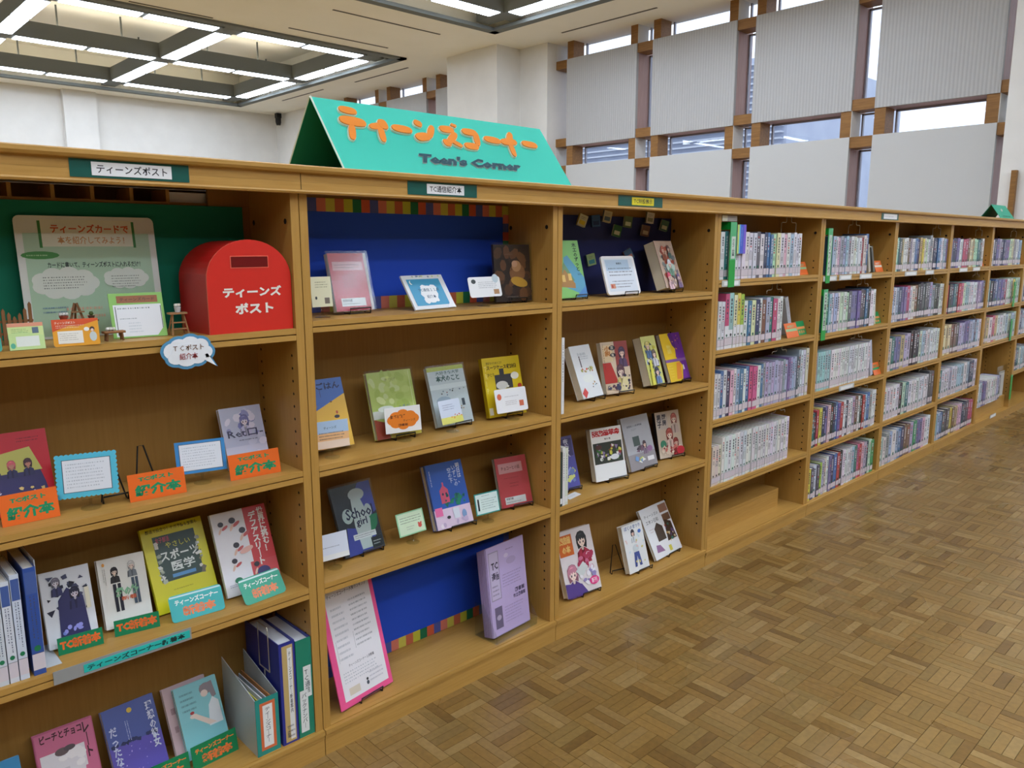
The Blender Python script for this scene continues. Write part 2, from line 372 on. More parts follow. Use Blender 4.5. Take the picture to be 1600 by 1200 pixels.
lamp_field('sunken grey light grid in the far ceiling above the white back wall', *FY[2])
lamp_field('sunken grey light grid in the ceiling over the library beside the window wall', *FY[1])
lamp_field('sunken grey light grid in the ceiling over the reading aisle', *FY[0])
t = thing('security_camera', 'small black security camera high on the far white wall', 'camera', (8.85, 17.0, 4.42))
G().box(-.06, -.06, .05, .06, .06, .16).put('mount', WIRE, t); G().lathe([(.05, -.12), (.07, -.05), (.07, .05), (.03, .06)]).put('lens_body', WIRE, t)
# outdoors
GB = noise_mat('tower_cladding', (176, 184, 204), (190, 198, 214), 1, (1, 1, 1), 0.7)
t = thing('office_building', 'grey-blue building with horizontal louvres seen through the windows', 'building', (26, 18.5, 0))
G().box(0, -6, -2, 10, 16, 8.0).put('wall', GB, t)
for k in range(26): G().box(-.25, -5.9, 2.2 + k * .22, 0, 15.9, 2.26 + k * .22).put('louvre', mat('louvre', (196, 202, 214), .6) if k == 0 else bpy.data.materials['louvre'], t)
t = thing('annex_building', 'low pale building with rows of windows outside the right-hand windows', 'building', (20, -2, 0))
G().box(0, -2, -2, 8, 9, 3.2).put('wall', mat('annex_wall', (206, 210, 222), .7), t)
for zz in (.6, 2.0):
    for k in range(8): G().box(-.05, -1.6 + k * 1.3, zz, 0, -.6 + k * 1.3, zz + .85).put('window', mat('annex_glass', (140, 154, 182), .2) if (k == 0 and zz < 1) else bpy.data.materials['annex_glass'], t)
struct('ground', bx(9.4, -30, -2.2, 60, 60, -2), mat('paving', (150, 150, 150), .9))

# ---------------------------------------------------------------- bookcases
P = [-0.90, 0, 0.9005, 1.8278, 2.7446, 3.6368, 4.5284, 5.3693, 6.2356, 7.10]
D = 0.215; ZT = 1.474
SH = [[1.155, .797, .484], [1.17, .80, .483], [1.17, .799, .477], [1.213, .925, .631, .340], [1.206, .920, .631, .343], [1.204, .917, .633, .343], [1.205, .911, .638, .350], [1.203, .908, .643], [1.203, .908, .643, .35]]
ZB = [.077, .077, .077, .065, .065, .065, .065, .065, .065]
LB = ['wooden bookcase with green backing holding the red post box', 'wooden bookcase with blue backing board and colourful checked border', 'wooden bookcase with dark blue backing and hanging miniature books',
      'wooden bookcase with empty bottom shelf, first of upright books', 'second wooden bookcase packed with upright books, after the one with an empty bottom shelf', 'third wooden bookcase packed with upright books',
      'fourth wooden bookcase of upright books', 'fifth bookcase of upright books, with a blank riser at its foot', 'last bookcase of the row cut by the picture edge']
ST = 0.021
for i in range(9):
    x0, x1 = P[i] + .0012, P[i + 1] - .0012; cx = (x0 + x1) / 2
    t = thing('bookcase', LB[i], 'bookcase', (cx, 0, 0), group='row of wooden bookcases')
    a, b = x0 - cx, x1 - cx
    for s0, s1, sgn in ((a, a + ST, 1), (b - ST, b, -1)):
        o = G().box(s0, 0, 0.0, s1, D + .012, 1.50).put('side_panel', WOODV, t)
        hg = G(); xx = s1 + .0004 if sgn > 0 else s0 - .0004
        for yy in (.028, D - .022):
            z = .19
            while z < 1.30:
                if all(abs(z - q + .015) > .022 for q in SH[i]):
                    n = 8; vs = [(xx, yy + .0038 * math.cos(k * 6.2832 / n), z + .0038 * math.sin(k * 6.2832 / n)) for k in range(n)]
                    hg.add(vs, [tuple(range(n)) if sgn > 0 else tuple(reversed(range(n)))])
                z += .032
            for q in (1.41,):
                vs = [(xx, yy + .007 * math.cos(k * .7854), q + .007 * math.sin(k * .7854)) for k in range(8)]; hg.add(vs, [tuple(range(8)) if sgn > 0 else tuple(reversed(range(8)))])
        h_ = hg.put('peg_holes', HOLE, o); h_['kind'] = 'stuff'
    ztop = 1.448 if i == 0 else 1.50
    G().box(a + ST, D, .05, b - ST, D + .01, ztop).put('back_panel', WOODB, t)
    if i == 0: G().box(b - ST - .105, D, 1.4485, b - ST, D + .01, 1.50).put('back_panel', WOODB, t)
    for z in SH[i]:
        g = G(); aa, bb = a + ST + .0008, b - ST - .0008
        g.box(aa, .003, z - .014, bb, D - .001, z)                       # board
        g.box(aa, .0, z - .0135, bb, .003, z - .0002)                     # nose, upper strip
        g.box(aa, .009, z - .0165, bb, .02, z - .014)                     # groove
        g.box(aa, .0, z - .029, bb, .022, z - .0165)                      # nose, lower strip
        g.put('shelf', WOODH, t)
    zb = ZB[i]
    g = G(); g.box(a + ST + .0008, .0, zb - .02, b - ST - .0008, D - .001, zb); g.put('bottom_shelf', WOODH, t)
    G().box(a, -.012, zb - .014, b, -.0005, zb - .002).put('edge_strip', WOODH, t)
    G().box(a, -.008, zb - .026, b, -.0005, zb - .017).put('edge_strip', WOODH, t)
    G().box(a, -.006, 0.0, b, -.0005, zb - .027).put('plinth', WOODH, t)
# inner riser boxes
for x0, x1, y0, zt, l in ((1.86, 2.62, .085, .155, 'plain wooden riser block on the empty bottom shelf'), (5.40, 6.20, .03, .165, 'long wooden riser carrying the lowest books near the far end')):
    t = thing('wooden_riser', l, 'riser', ((x0 + x1) / 2, y0, .066)); hh = zt - .065
    q = (x1 - x0) / 2; G().box(-q, 0, 0, q, .012, hh - .013).put('front_board', WOODH, t); G().box(-q, 0, hh - .012, q, D - y0 - .003, hh).put('top_board', WOODH, t)
# continuous top
t = thing('capping_board', 'long continuous wooden top running over all the bookcases', 'shelf top', (3.1, 0, 1.50))
X0, X1 = -1.35 - 3.1, 7.2 - 3.1
G().prof([(-.026, .022), (-.030, .028), (-.030, .036), (-.026, .0385), (.46, .0385), (.46, .0012), (-.015, .0012), (-.015, .020)], X0, X1).put('top_board', WOODH, t)
G().prof([(-.015, -.018), (-.015, .001), (.0, .001), (-.0008, -.018)], X0, X1).put('fascia', WOODH, t)
G().prof([(-.022, -.026), (-.024, -.022), (-.022, -.0185), (-.001, -.0185), (-.001, -.026)], X0, X1).put('lower_lip', WOODH, t)
for x in (-.02, .0):
    pass
G().box(-.0005 + .0 - 3.1 - .0, -.0158, -.017, .0007 - 3.1, -.0152, .020).put('joint_line', HOLE, t)
# the unit standing back to back behind
t = thing('rear_bookcase', 'rear wooden rack with small yellow dividers behind the opening above the green board', 'bookcase', (3.1, .24, 0))
G().box(-4.4, .205, .0, 4.0, .217, 1.5002).put('back_panel', WOODB, t)
G().box(-4.2, -.012, 1.450, -3.225, .10, 1.456).put('rail_board', WOODH, t)
for x in (-.70, -.622, -.546, -.464, -.384, -.300, -.218):
    G().box(x - 3.1 - .004, -.008, 1.4562, x - 3.1 + .004, .09, 1.486).put('divider', WOODV, t)
G().box(-4.42, -.005, 0, -4.40, .217, 1.498).put('side_panel', WOODV, t); G().box(4.0, -.005, 0, 4.02, .217, 1.498).put('side_panel', WOODV, t)
o = G().box(-.045, 0, 0, .045, .06, .024, (232, 234, 236)).put('white_box', PRINT, None, (-.1655, .242, 1.4564)); tag(o, 'small white box in the opening above the green board', 'box')

# backing boards
GREEN = (12, 110, 82)
o = G().box(-.4, 0, 0, .4, .006, .293, (16, 118, 90)).put('green_backboard', MATTE, None, (-.445, D - .008, 1.1555)); tag(o, 'plain green backing board behind the post box and poster', 'board')
def checked(g, w_, h_, sides, y, cw=.028):
    A = Art(g, w_, h_, y); cols = [(190, 100, 70), (190, 190, 60), (30, 110, 70), (200, 90, 60), (80, 90, 160), (210, 120, 100), (200, 190, 80)]
    n = int(w_ / cw)
    for k in range(n):
        if 't' in sides: A.r(k / n, 1 - .036 / h_, (k + 1) / n, 1, cols[k % 7])
        if 'b' in sides: A.r(k / n, 0, (k + 1) / n, .036 / h_, cols[k % 7])
    n = int(h_ / cw)
    for k in range(n):
        if 'r' in sides: A.r(1 - .026 / w_, k / n, 1, (k + 1) / n, cols[(k + 3) % 7])
        if 'l' in sides: A.r(0, k / n, .026 / w_, (k + 1) / n, cols[(k + 1) % 7])
for (z, h_, l) in ((1.1705, .31, 'bright blue board with checked border on the top shelf'), (.0785, .36, 'bright blue board with checked border above the bottom shelf')):
    g = G(); g.box(-.427, 0, 0, .427, .006, h_, (34, 78, 200)); checked(g, .854, h_, 'tbrl' if z > 1 else 'br', 0)
    o = g.put('blue_backboard', MATTE, None, (.45, D - .008, z)); tag(o, l, 'board')
o = G().box(-.44, 0, 0, .44, .006, .29, (36, 44, 100)).put('navy_backboard', MATTE, None, (1.364, D - .008, 1.1705)); tag(o, 'dark navy board behind the hanging miniature books', 'board')

# fascia plates
def plate(x0, x1, label, txt, bgc=(236, 238, 240), tc=(40, 44, 50), u0=.17, u1=.84, small=False):
    w_ = x1 - x0; t = thing('shelf_plate', label, 'sign', ((x0 + x1) / 2, -.0162, 1.488), group='plates on the wooden fascia')
    G().box(-w_ / 2, 0, -.003, w_ / 2, .0008, .032, (22, 88, 78)).put('backing', PRINT, t)
    g = G(); A = Art(g, w_, .035, -.0002, None, -.003); g.box(-w_ / 2 + u0 * w_, -.0010, .0015, -w_ / 2 + u1 * w_, -.0003, .0275, bgc)
    A.y = -.0012
    if txt: A.t(txt, u0 + .04, .26, u1 - .04, .76, tc)
    else: A.m(u0 + .06, .3, u1 - .06, .7, 1, (190, 195, 205))
    g.put('name_strip', PRINT, t)
plate(-.492, -.262, 'green plate with white strip above the post box bookcase', 'ティーンズポスト')
plate(.308, .548, 'green plate with white strip above the bright blue bookcase', 'TC通信紹介本', u0=.26, u1=.80)
plate(1.18, 1.43, 'green plate with yellow strip above the navy bookcase', 'TC特設展示', (226, 214, 40), (60, 60, 40), .29, .79)
plate(3.37, 3.60, 'small green plate with a blank white strip on the fascia', '', u0=.12, u1=.9)

# ---------------------------------------------------------------- tent signs
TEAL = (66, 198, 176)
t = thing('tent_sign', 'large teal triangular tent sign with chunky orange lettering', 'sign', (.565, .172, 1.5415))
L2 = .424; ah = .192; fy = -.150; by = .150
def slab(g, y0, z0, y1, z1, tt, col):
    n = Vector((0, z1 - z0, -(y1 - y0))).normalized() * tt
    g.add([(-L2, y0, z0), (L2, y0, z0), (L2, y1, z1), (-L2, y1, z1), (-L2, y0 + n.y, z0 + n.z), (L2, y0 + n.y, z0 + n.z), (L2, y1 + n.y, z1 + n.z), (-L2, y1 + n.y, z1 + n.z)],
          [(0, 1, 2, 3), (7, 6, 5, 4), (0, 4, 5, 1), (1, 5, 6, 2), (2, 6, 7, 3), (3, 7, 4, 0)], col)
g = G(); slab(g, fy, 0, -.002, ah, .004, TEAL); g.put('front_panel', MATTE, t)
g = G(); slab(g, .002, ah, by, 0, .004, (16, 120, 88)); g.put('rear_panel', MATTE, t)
g = G()
for sx in (-L2,):
    g.tube([(sx, fy - .001, .001), (sx, -.002, ah + .001)], .0028, 4, (225, 235, 220)); g.tube([(sx, .002, ah), (sx, by, .001)], .0022, 4, (225, 235, 220))
g.put('edge_trim', MATTE, t)
lean = math.atan2(.148, ah); fl = math.hypot(.148, ah)
def letters(pieces, name, col, th, halo, z0=.0):
    g = G()
    for (cx, cz, rx, rz, rot) in pieces:
        n = 18; R = rad(rot)
        for k_, (c, ex, dy) in enumerate(((halo, .0012, 0), (col, 0, -.003))):
            pts = []
            for k in range(n):
                a = k * 6.28318 / n; ca, sa = math.cos(a), math.sin(a)
                x = (rx + ex) * (abs(ca) ** .75) * (1 if ca > 0 else -1); z = (rz + ex) * (abs(sa) ** .75) * (1 if sa > 0 else -1)
                pts.append((cx + x * math.cos(R) - z * math.sin(R), cz + x * math.sin(R) + z * math.cos(R)))
            g.prism(pts, -th + dy - .0001 * (len(g.v) % 7), .0 if k_ == 0 else -th, c)
    o = g.put(name, PRINT, t, (0, fy, 0), (-lean, 0, 0)); return o
OR = (236, 140, 50)
# chunky katakana built of rounded strokes, board coordinates x -0.42..0.42, z 0..0.24
K = {'テ': [(-.012, .034, .024, .0095, -4), (.004, .008, .036, .012, -3), (.006, -.018, .009, .021, 6)],
     'ィ': [(-.005, .004, .025, .008, 12), (.010, .010, .013, .013, 0), (.010, -.016, .009, .020, 14)],
     'ー': [(0, .004, .030, .010, -3)],
     'ン': [(-.020, .024, .012, .009, -20), (-.004, -.010, .024, .011, 12), (.020, .006, .009, .022, -8)],
     'ズ': [(-.012, .018, .024, .010, 2), (.006, -.004, .010, .024, -22), (-.010, -.018, .012, .010, 0), (.022, -.018, .016, .0065, -30), (.006, .032, .006, .004, 40), (.014, .030, .006, .004, 40)],
     'コ': [(-.010, .018, .026, .010, 0), (.014, .002, .010, .022, 8), (-.004, -.020, .024, .0095, 0)],
     'ナ': [(-.002, .004, .032, .010, 6), (.002, .014, .010, .024, -8), (.010, -.018, .009, .020, 16)]}
xs = [('テ', -.345), ('ィ', -.257), ('ー', -.182), ('ン', -.105), ('ズ', -.010), ('コ', .075), ('ー', .155), ('ナ', .226), ('ー', .315)]
pcs = []
for ch, cx in xs:
    for (a, b, c, d, r_) in K[ch]: pcs.append((cx + a * 1.16 + .5 * b * 1.5, .150 + b * 1.5, c * 1.12, d * 1.35, r_ - (26 if d > c else 0)))
letters(pcs, 'orange_lettering', OR, .006, (240, 240, 225))
g = G()
A = Art(g, .40, .030, -.004, -.19, .040)
vv, ff, a, b, c, d = glyphs("Teen's Corner", .06)
for col, dy, ex in (((215, 235, 230), -.002, .0012), ((40, 78, 92), -.0045, 0)):
    pts = [(-.175 + (p[0] - a) / (b - a) * .39 - ex + .018 * (p[1] - c) / (d - c), dy, .040 + (p[1] - c) / (d - c) * .036 - ex) for p in vv]
    g.add(pts, ff, col)
g.put('teal_lettering', PRINT, t, (0, fy, 0), (-lean, 0, 0))

t = thing('tent_sign', 'small green tent sign at the far end of the bookcase top', 'sign', (5.85, .12, 1.5412))
L2 = .17; ah = .105
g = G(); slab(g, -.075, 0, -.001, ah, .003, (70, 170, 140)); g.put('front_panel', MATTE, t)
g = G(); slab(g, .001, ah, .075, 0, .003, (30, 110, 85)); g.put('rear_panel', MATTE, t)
g = G(); A = Art(g, .34, .128); A.y = -.001; A.blobs(3, [(190, 205, 190)], .4, .55, .5, .7, .03, .05, 2); A.m(.25, .12, .95, .3, 1, (40, 80, 70), 3)
g.put('lettering', MATTE, t, (0, -.0755, 0), (-math.atan2(.074, ah), 0, 0))

# ---------------------------------------------------------------- generic display pieces
def book(name, label, x, y, z, yaw, lean_, w_, h_, th, bgc, art, spine=None, side='R', group=None, lift=True, mat_=None, pages=(226, 218, 196)):
    global LAST
    LAST = (x, y, z, yaw, lean_, th)
    ly = rad(lean_); zz = z + th * math.sin(ly) + (.0054 if lift else .0006)
    t = thing(name, label, 'book', (x, y, zz), (-ly, 0, rad(yaw)), group)
    g = G(); q = w_ / 2; sp = spine or bgc
    g.box(-q, 0, 0, q, .0012, h_, bgc); g.box(-q, th - .0012, 0, q, th, h_, sp)
    if side == 'R': g.box(q - .0012, .0012, 0, q, th - .0012, h_, sp)
    else: g.box(-q, .0012, 0, -q + .0012, th - .0012, h_, sp)
    A = Art(g, w_, h_); art(A); g.put('cover', mat_ or PRINT, t)
    m0, m1 = (-q + .0015, q - .0014) if side == 'R' else (-q + .0014, q - .0015)
    G().box(m0, .0014, .002, m1, th - .0014, h_ - .002, pages).put('page_block', MATTE, t)
    return t
LAST = None
def easel(x, y, z, yaw, lean_, label, k=1.0, dx=0.0):
    """wire stand: two feet with a turned-up front loop and a triangular rest behind what it holds"""
    own = LAST and abs(LAST[2] - z) < .03 and abs(LAST[0] - x) < .08 and not any(q in label for q in ('behind', 'empty'))
    if own: bx_, by_, _z, yaw, ln, th = LAST; off = max(-.03, min(.03, (x - bx_) + .004))
    else: bx_, by_, ln, th, off = x, y, 14, 0.0, 0.0
    t_ = math.tan(rad(ln)); yb = th / math.cos(rad(ln)) + .0045; hw = .032 * k; za = .105
    g = G(); f = -.0045 if own else -.008
    g.tube([(off - hw, f, .0026), (off - hw, f - .003, .017), (off + hw, f - .003, .017), (off + hw, f, .0026)], .0021)
    g.tube([(off - hw, f, .0026), (off - hw, yb, .0026), (off - .006, yb + t_ * za, za), (off + .006, yb + t_ * za, za), (off + hw, yb, .0026), (off + hw, f, .0026)], .0019)
    o = g.put('book_easel', WIRE, None, (bx_, by_, z + .0001), (0, 0, rad(yaw)))
    return tag(o, label, 'easel', 'black wire easels')
def card(name, label, x, y, z, yaw, lean_, w_, h_, bgc, art, th=.0012, cat='card', dz=.0004, group=None, rnd=0.0, m_=None):
    global LAST
    g = G(); q = w_ / 2
    if th > .005: LAST = (x, y, z, yaw, lean_, th)
    if rnd:
        pts = []
        for cx, cz, a0 in ((q - rnd, rnd, -90), (q - rnd, h_ - rnd, 0), (-q + rnd, h_ - rnd, 90), (-q + rnd, rnd, 180)):
            for k in range(5): a = rad(a0 + k * 22.5); pts.append((cx + rnd * math.cos(a), cz + rnd * math.sin(a)))
        g.prism(pts, 0, th, bgc)
    else: g.box(-q, 0, 0, q, th, h_, bgc)
    art(Art(g, w_, h_)); o = g.put(name, m_ or PRINT, None, (x, y, z + dz + th * math.sin(rad(lean_))), (-rad(lean_), 0, rad(yaw)))
    return tag(o, label, cat, group)
_sm = None
def stand(x, y, z, label, hh=.028):
    global _sm
    if _sm is None:
        _sm = [G().lathe([(.020, 0), (.020, .0022), (.006, .006), (.0028, .009), (.0028, .018), (.004, .021)]).mesh('base', ACRYL), bx(-.017, -.003, .0205, .017, .004, .0265).mesh('clip', ACRYL)]
    t = thing('card_stand', label, 'stand', (x, y + .002, z), (0, 0, 0), 'clear plastic card stands')
    for n, me in zip(('base', 'clip'), _sm):
        o = bpy.data.objects.new(n, me); COL.objects.link(o); o.parent = t
W_ = (236, 236, 234)

# ================================================================ bay with the post box
zA = SH[0]
# red post box
t = thing('post_box', 'red arched cardboard post box with white lettering and a slot', 'post box', (-.1285, .006, zA[0] + .0002), (0, 0, rad(2)))
RED = (214, 48, 38)
def arch(w_, hs, n=20):
    q = w_ / 2; pts = [(-q, 0), (q, 0)]
    for k in range(n + 1):
        a = math.pi * k / n; pts.append((q * math.cos(a), hs + q * .86 * math.sin(a)))
    return pts
body = [(p[0] * .985, p[1] * .99) for p in arch(.208, .122)]
G().prism(body, .004, .150, (176, 22, 24), (188, 26, 26)).put('body', PRINT, t)
G().prism(arch(.208, .122), .0, .0038, RED, (232, 120, 100)).put('front_face', PRINT, t)
g = G(); g.box(-.047, -.001, .147, .047, -.0002, .175, (236, 110, 90)); g.box(-.045, -.0014, .149, .045, -.0009, .173, (110, 8, 10)); g.put('letter_slot', PRINT, t)
g = G(); A = Art(g, .208, .21, -.0006); A.t('ティーンズ', .17, .385, .87, .50, (238, 236, 226), bold=.045); A.t('ポスト', .30, .20, .76, .325, (238, 236, 226), bold=.045); g.put('lettering', PRINT, t)
# laminated poster
def poster(A):
    A.r(.05, .02, .95, .86, (176, 206, 176)); A.p([(.17, .75), (.83, .75), (.83, .97), (.17, .97)], (226, 226, 204)); A.r(.155, .74, .175, .96, (60, 130, 60)); A.r(.825, .74, .845, .96, (60, 130, 60))
    A.t('ティーンズカードで', .24, .86, .80, .935, (206, 92, 40), bold=.03); A.t('本を紹介してみよう！', .28, .77, .76, .835, (206, 150, 90))
    A.e(.15, .68, .13, .03, (76, 150, 76)); A.m(.06, .665, .24, .695, 1, (180, 220, 170)); A.t('カードに書いて、ティーンズポストに入れるだけ！', .19, .575, .86, .625, (48, 60, 56), bold=.02)
    for cx, rx in ((.30, .22), (.74, .16)):
        for k in range(9):
            a = k * .698; A.e(cx + rx * .75 * math.cos(a), .45 + (.075 if rx > .2 else .05) * math.sin(a) + (.03 if rx < .2 else 0), rx * .34, rx * .26, (222, 228, 216))
        A.e(cx, .45 + (.03 if rx < .2 else 0), rx * .9, rx * .42, (222, 228, 216)); A.m(cx - rx * .7, .40, cx + rx * .7, .51, 5, (120, 130, 120), 3)
    A.m(.12, .2, .32, .27, 2, (110, 140, 170), 5); A.m(.28, .14, .6, .27, 2, (222, 176, 150), 9)
card('poster', 'laminated pale green instruction poster leaning on the green board', -.412, D - .052, zA[0], 0, 7, .283, .263, (222, 226, 218), poster, cat='poster', rnd=.012)
# miniature fence
WD = (134, 92, 56)
t = thing('miniature_fence', 'tiny brown picket fence with flower pots on the top shelf', 'ornament', (-.585, .105, zA[0] + .0002))
for k in range(7):
    x = -.030 + k * .0095; hh = (.088, .074, .066, .058, .064, .074, .086)[k]
    G().prism([(x - .003, 0), (x + .003, 0), (x + .003, hh - .005), (x, hh), (x - .003, hh - .005)], 0, .0025, WD).put('picket', MATTE, t)
G().box(-.034, .0026, .02, .032, .0045, .025, WD).put('rail', MATTE, t); G().box(-.034, .0026, .045, .032, .0045, .050, WD).put('rail', MATTE, t)
for x in (-.005, .018): G().lathe([(.005, 0), (.007, .008), (.0068, .0081)], x, -.008, 8, (150, 84, 60)).put('flower_pot', MATTE, t)
g = G(); g.lathe([(.002, .008), (.006, .011), (.004, .016)], -.005, -.008, 6, (150, 170, 80)); g.lathe([(.002, .008), (.005, .012), (.003, .017)], .018, -.008, 6, (110, 140, 160)); g.put('flowers', MATTE, t)
# miniature A-frame shelf
t = thing('miniature_easel_shelf', 'tiny wooden A-frame plank shelf carrying two flower pots', 'ornament', (-.468, .125, zA[0] + .0016))
for sx in (-1, 1): G().tube([(sx * .024, -.006, 0), (sx * .002, 0, .076)], .0026, 5, (140, 100, 66)).put('leg', MATTE, t)
G().tube([(0, .02, 0), (0, .002, .074)], .0024, 5, (140, 100, 66)).put('leg', MATTE, t)
G().box(-.046, -.012, .036, .040, .004, .0395, (150, 110, 74)).put('plank', MATTE, t)
G().box(-.012, -.010, .056, .014, -.006, .059, (150, 110, 74)).put('crossbar', MATTE, t)
G().lathe([(.006, .040), (.009, .050), (.0088, .0502)], -.026, -.004, 10, (158, 70, 50)).put('flower_pot', MATTE, t)
G().lathe([(.005, .040), (.007, .048), (.0068, .0482)], .028, -.004, 10, (96, 70, 56)).put('flower_pot', MATTE, t)
g = G()
for k in range(5): g.lathe([(.001, .050), (.0042, .053), (.003, .057)], -.032 + k * .003, -.004 + (k % 2) * .003, 6, (222, 222, 216))
g.put('white_flowers', MATTE, t); g = G(); g.lathe([(.002, .048), (.005, .052), (.003, .057)], .028, -.004, 6, (90, 110, 60)); g.put('foliage', MATTE, t)
# green frame with sheet
def gframe(A):
    A.r(.14, .78, .90, .94, (150, 92, 56)); A.t('ティーンズカード', .2, .82, .84, .9, (80, 60, 40)); A.r(.06, .03, .95, .74, (228, 230, 232))
    A.m(.14, .62, .9, .70, 1, (120, 130, 130), 2); A.m(.16, .40, .5, .46, 1, (140, 150, 150), 4); A.m(.3, .1, .6, .36, 4, (190, 200, 205), 8)
    A.r(.09, .06, .105, .70, (90, 100, 90)); A.r(.93, .06, .945, .70, (90, 100, 90)); A.p([(.80, .0), (1.0, .0), (1.0, .28)], (140, 192, 96))
card('framed_card', 'lime green frame holding a white handwriting sheet', -.360, .062, zA[0], -4, 14, .110, .098, (140, 192, 96), gframe, th=.003, cat='frame')
t = thing('miniature_bench', 'tiny brown log bench with white flowers beside the green frame', 'ornament', (-.424, .022, zA[0] + .0016))
g = G()
for k in range(5): g.tube([(-.021, .004 + k * .004, .018), (.021, .004 + k * .004, .018)], .0026, 6, (150, 104, 66))
g.put('seat', MATTE, t)
for sx in (-.016, .016):
    for yy in (.004, .018): G().tube([(sx, yy, 0), (sx * .9, yy, .016)], .0022, 5, (120, 82, 50)).put('leg', MATTE, t)
g = G()
for k in range(5): g.lathe([(.001, .0205), (.0042, .024), (.003, .028)], -.012 + k * .003, .011 + (k % 2) * .004, 6, (226, 226, 216))
g.put('white_flowers', MATTE, t)
t = thing('miniature_stepladder', 'tiny wooden stepladder with a white bucket plant beside the red post box', 'ornament', (-.282, .045, zA[0] + .0016))
for sx in (-1, 1):
    G().tube([(sx * .018, -.004, 0), (sx * .012, .006, .046)], .0020, 5, (156, 116, 76)).put('leg', MATTE, t); G().tube([(sx * .018, .024, 0), (sx * .012, .010, .046)], .0018, 5, (156, 116, 76)).put('leg', MATTE, t)
for zz in (.012, .026): G().box(-.016, -.003 + zz * .15, zz, .016, .004 + zz * .15, zz + .0025, (160, 120, 80)).put('step', MATTE, t)
G().box(-.020, -.002, .046, .018, .018, .050, (164, 124, 84)).put('top_step', MATTE, t)
G().lathe([(.0055, .0503), (.0075, .062), (.0073, .0622)], 0, .007, 10, (196, 198, 200)).put('bucket', MATTE, t)
g = G()
for k in range(4): g.lathe([(.001, .062), (.004, .065), (.003, .069)], -.004 + k * .003, .007 + (k % 2) * .003, 6, (230, 226, 214))
g.put('flowers', MATTE, t)
def oc(A):
    A.p([(0, .55), (.35, .75), (.55, .72), (1, .92), (1, 1), (0, 1)], (214, 84, 40)); A.t('ティーンズポスト', .06, .82, .5, .92, (240, 230, 210)); A.m(.08, .66, .7, .8, 2, (240, 220, 200), 2)
    A.r(.10, .10, .64, .56, (236, 232, 220)); A.m(.14, .2, .6, .5, 4, (170, 165, 155), 7); A.e(.86, .32, .08, .12, (200, 210, 205)); A.e(.85, .6, .055, .055, (60, 50, 46)); A.e(.85, .56, .035, .035, (236, 210, 190)); A.e(.73, .60, .06, .05, (238, 236, 228))
card('card', 'orange and yellow printed card with a small white figure, top shelf', -.503, -.0005, zA[0], -5, 11, .083, .054, (232, 162, 44), oc, rnd=.004)
def gc(A): A.r(.0, .86, 1, 1, (220, 150, 120)); A.p([(0, .0), (1, .0), (1, .5), (.4, .7), (0, .6)], (196, 222, 150)); A.r(.2, .12, .85, .5, (226, 232, 222)); A.r(.68, .6, .86, .82, (90, 110, 130)); A.m(.1, .62, .6, .8, 3, (90, 150, 90), 2); A.e(.1, .16, .07, .09, (90, 180, 150))
card('card', 'pale yellow-green printed card in front of the tiny fence', -.590, .000, zA[0], -2, 12, .060, .052, (206, 224, 150), gc)
card('framed_card', 'lime green frame cut off by the picture edge', -.668, .055, zA[0], 0, 8, .060, .098, (146, 200, 104), lambda A: A.r(.08, .1, .75, .82, (206, 220, 214)).e(.5, .6, .2, .2, (150, 200, 190)), th=.003, cat='frame')
card('card', 'small teal rounded card at the front corner of the top shelf', -.655, -.001, zA[0], 0, 12, .045, .03, (70, 170, 150), lambda A: A.m(.2, .3, .8, .7, 2, (200, 230, 220), 2), rnd=.006)
# speech bubble on the shelf edge
t = thing('speech_bubble_sign', 'white cloud speech bubble with blue outline hanging at the shelf edge', 'sign', (-.289, -.014, 1.124))
for nm, ex, dy, c, m_ in (('outline', .0065, .0, (84, 148, 186), MATTE), ('cloud', 0, -.0014, (234, 238, 242), MATTE)):
    g = G(); k_ = 0
    for (a, b, rx, rz) in [(-.034, .004, .020, .018), (-.020, .014, .020, .016), (.004, .018, .020, .016), (.026, .012, .018, .016), (.036, -.002, .016, .014), (.018, -.014, .018, .013), (-.006, -.018, .020, .013), (-.028, -.012, .018, .013), (0, 0, .038, .020)]:
        g.prism([(a + (rx + ex) * math.cos(q * .3927), b + (rz + ex) * math.sin(q * .3927)) for q in range(16)], dy - .0001 * k_, dy + .0012, c); k_ += 1
    g.prism([(.020, -.012), (.058 + ex * .6, -.036 - ex * .3), (.040, -.006 + ex)], dy - .0004, dy + .0011, c); g.put(nm, m_, t)
g = G(); A = Art(g, .09, .045, -.0032, None, -.022); A.t('ＴＣポスト', .12, .58, .86, .86, (120, 90, 70)); A.t('紹介本', .26, .14, .70, .46, (150, 60, 60)); g.put('lettering', MATTE, t)

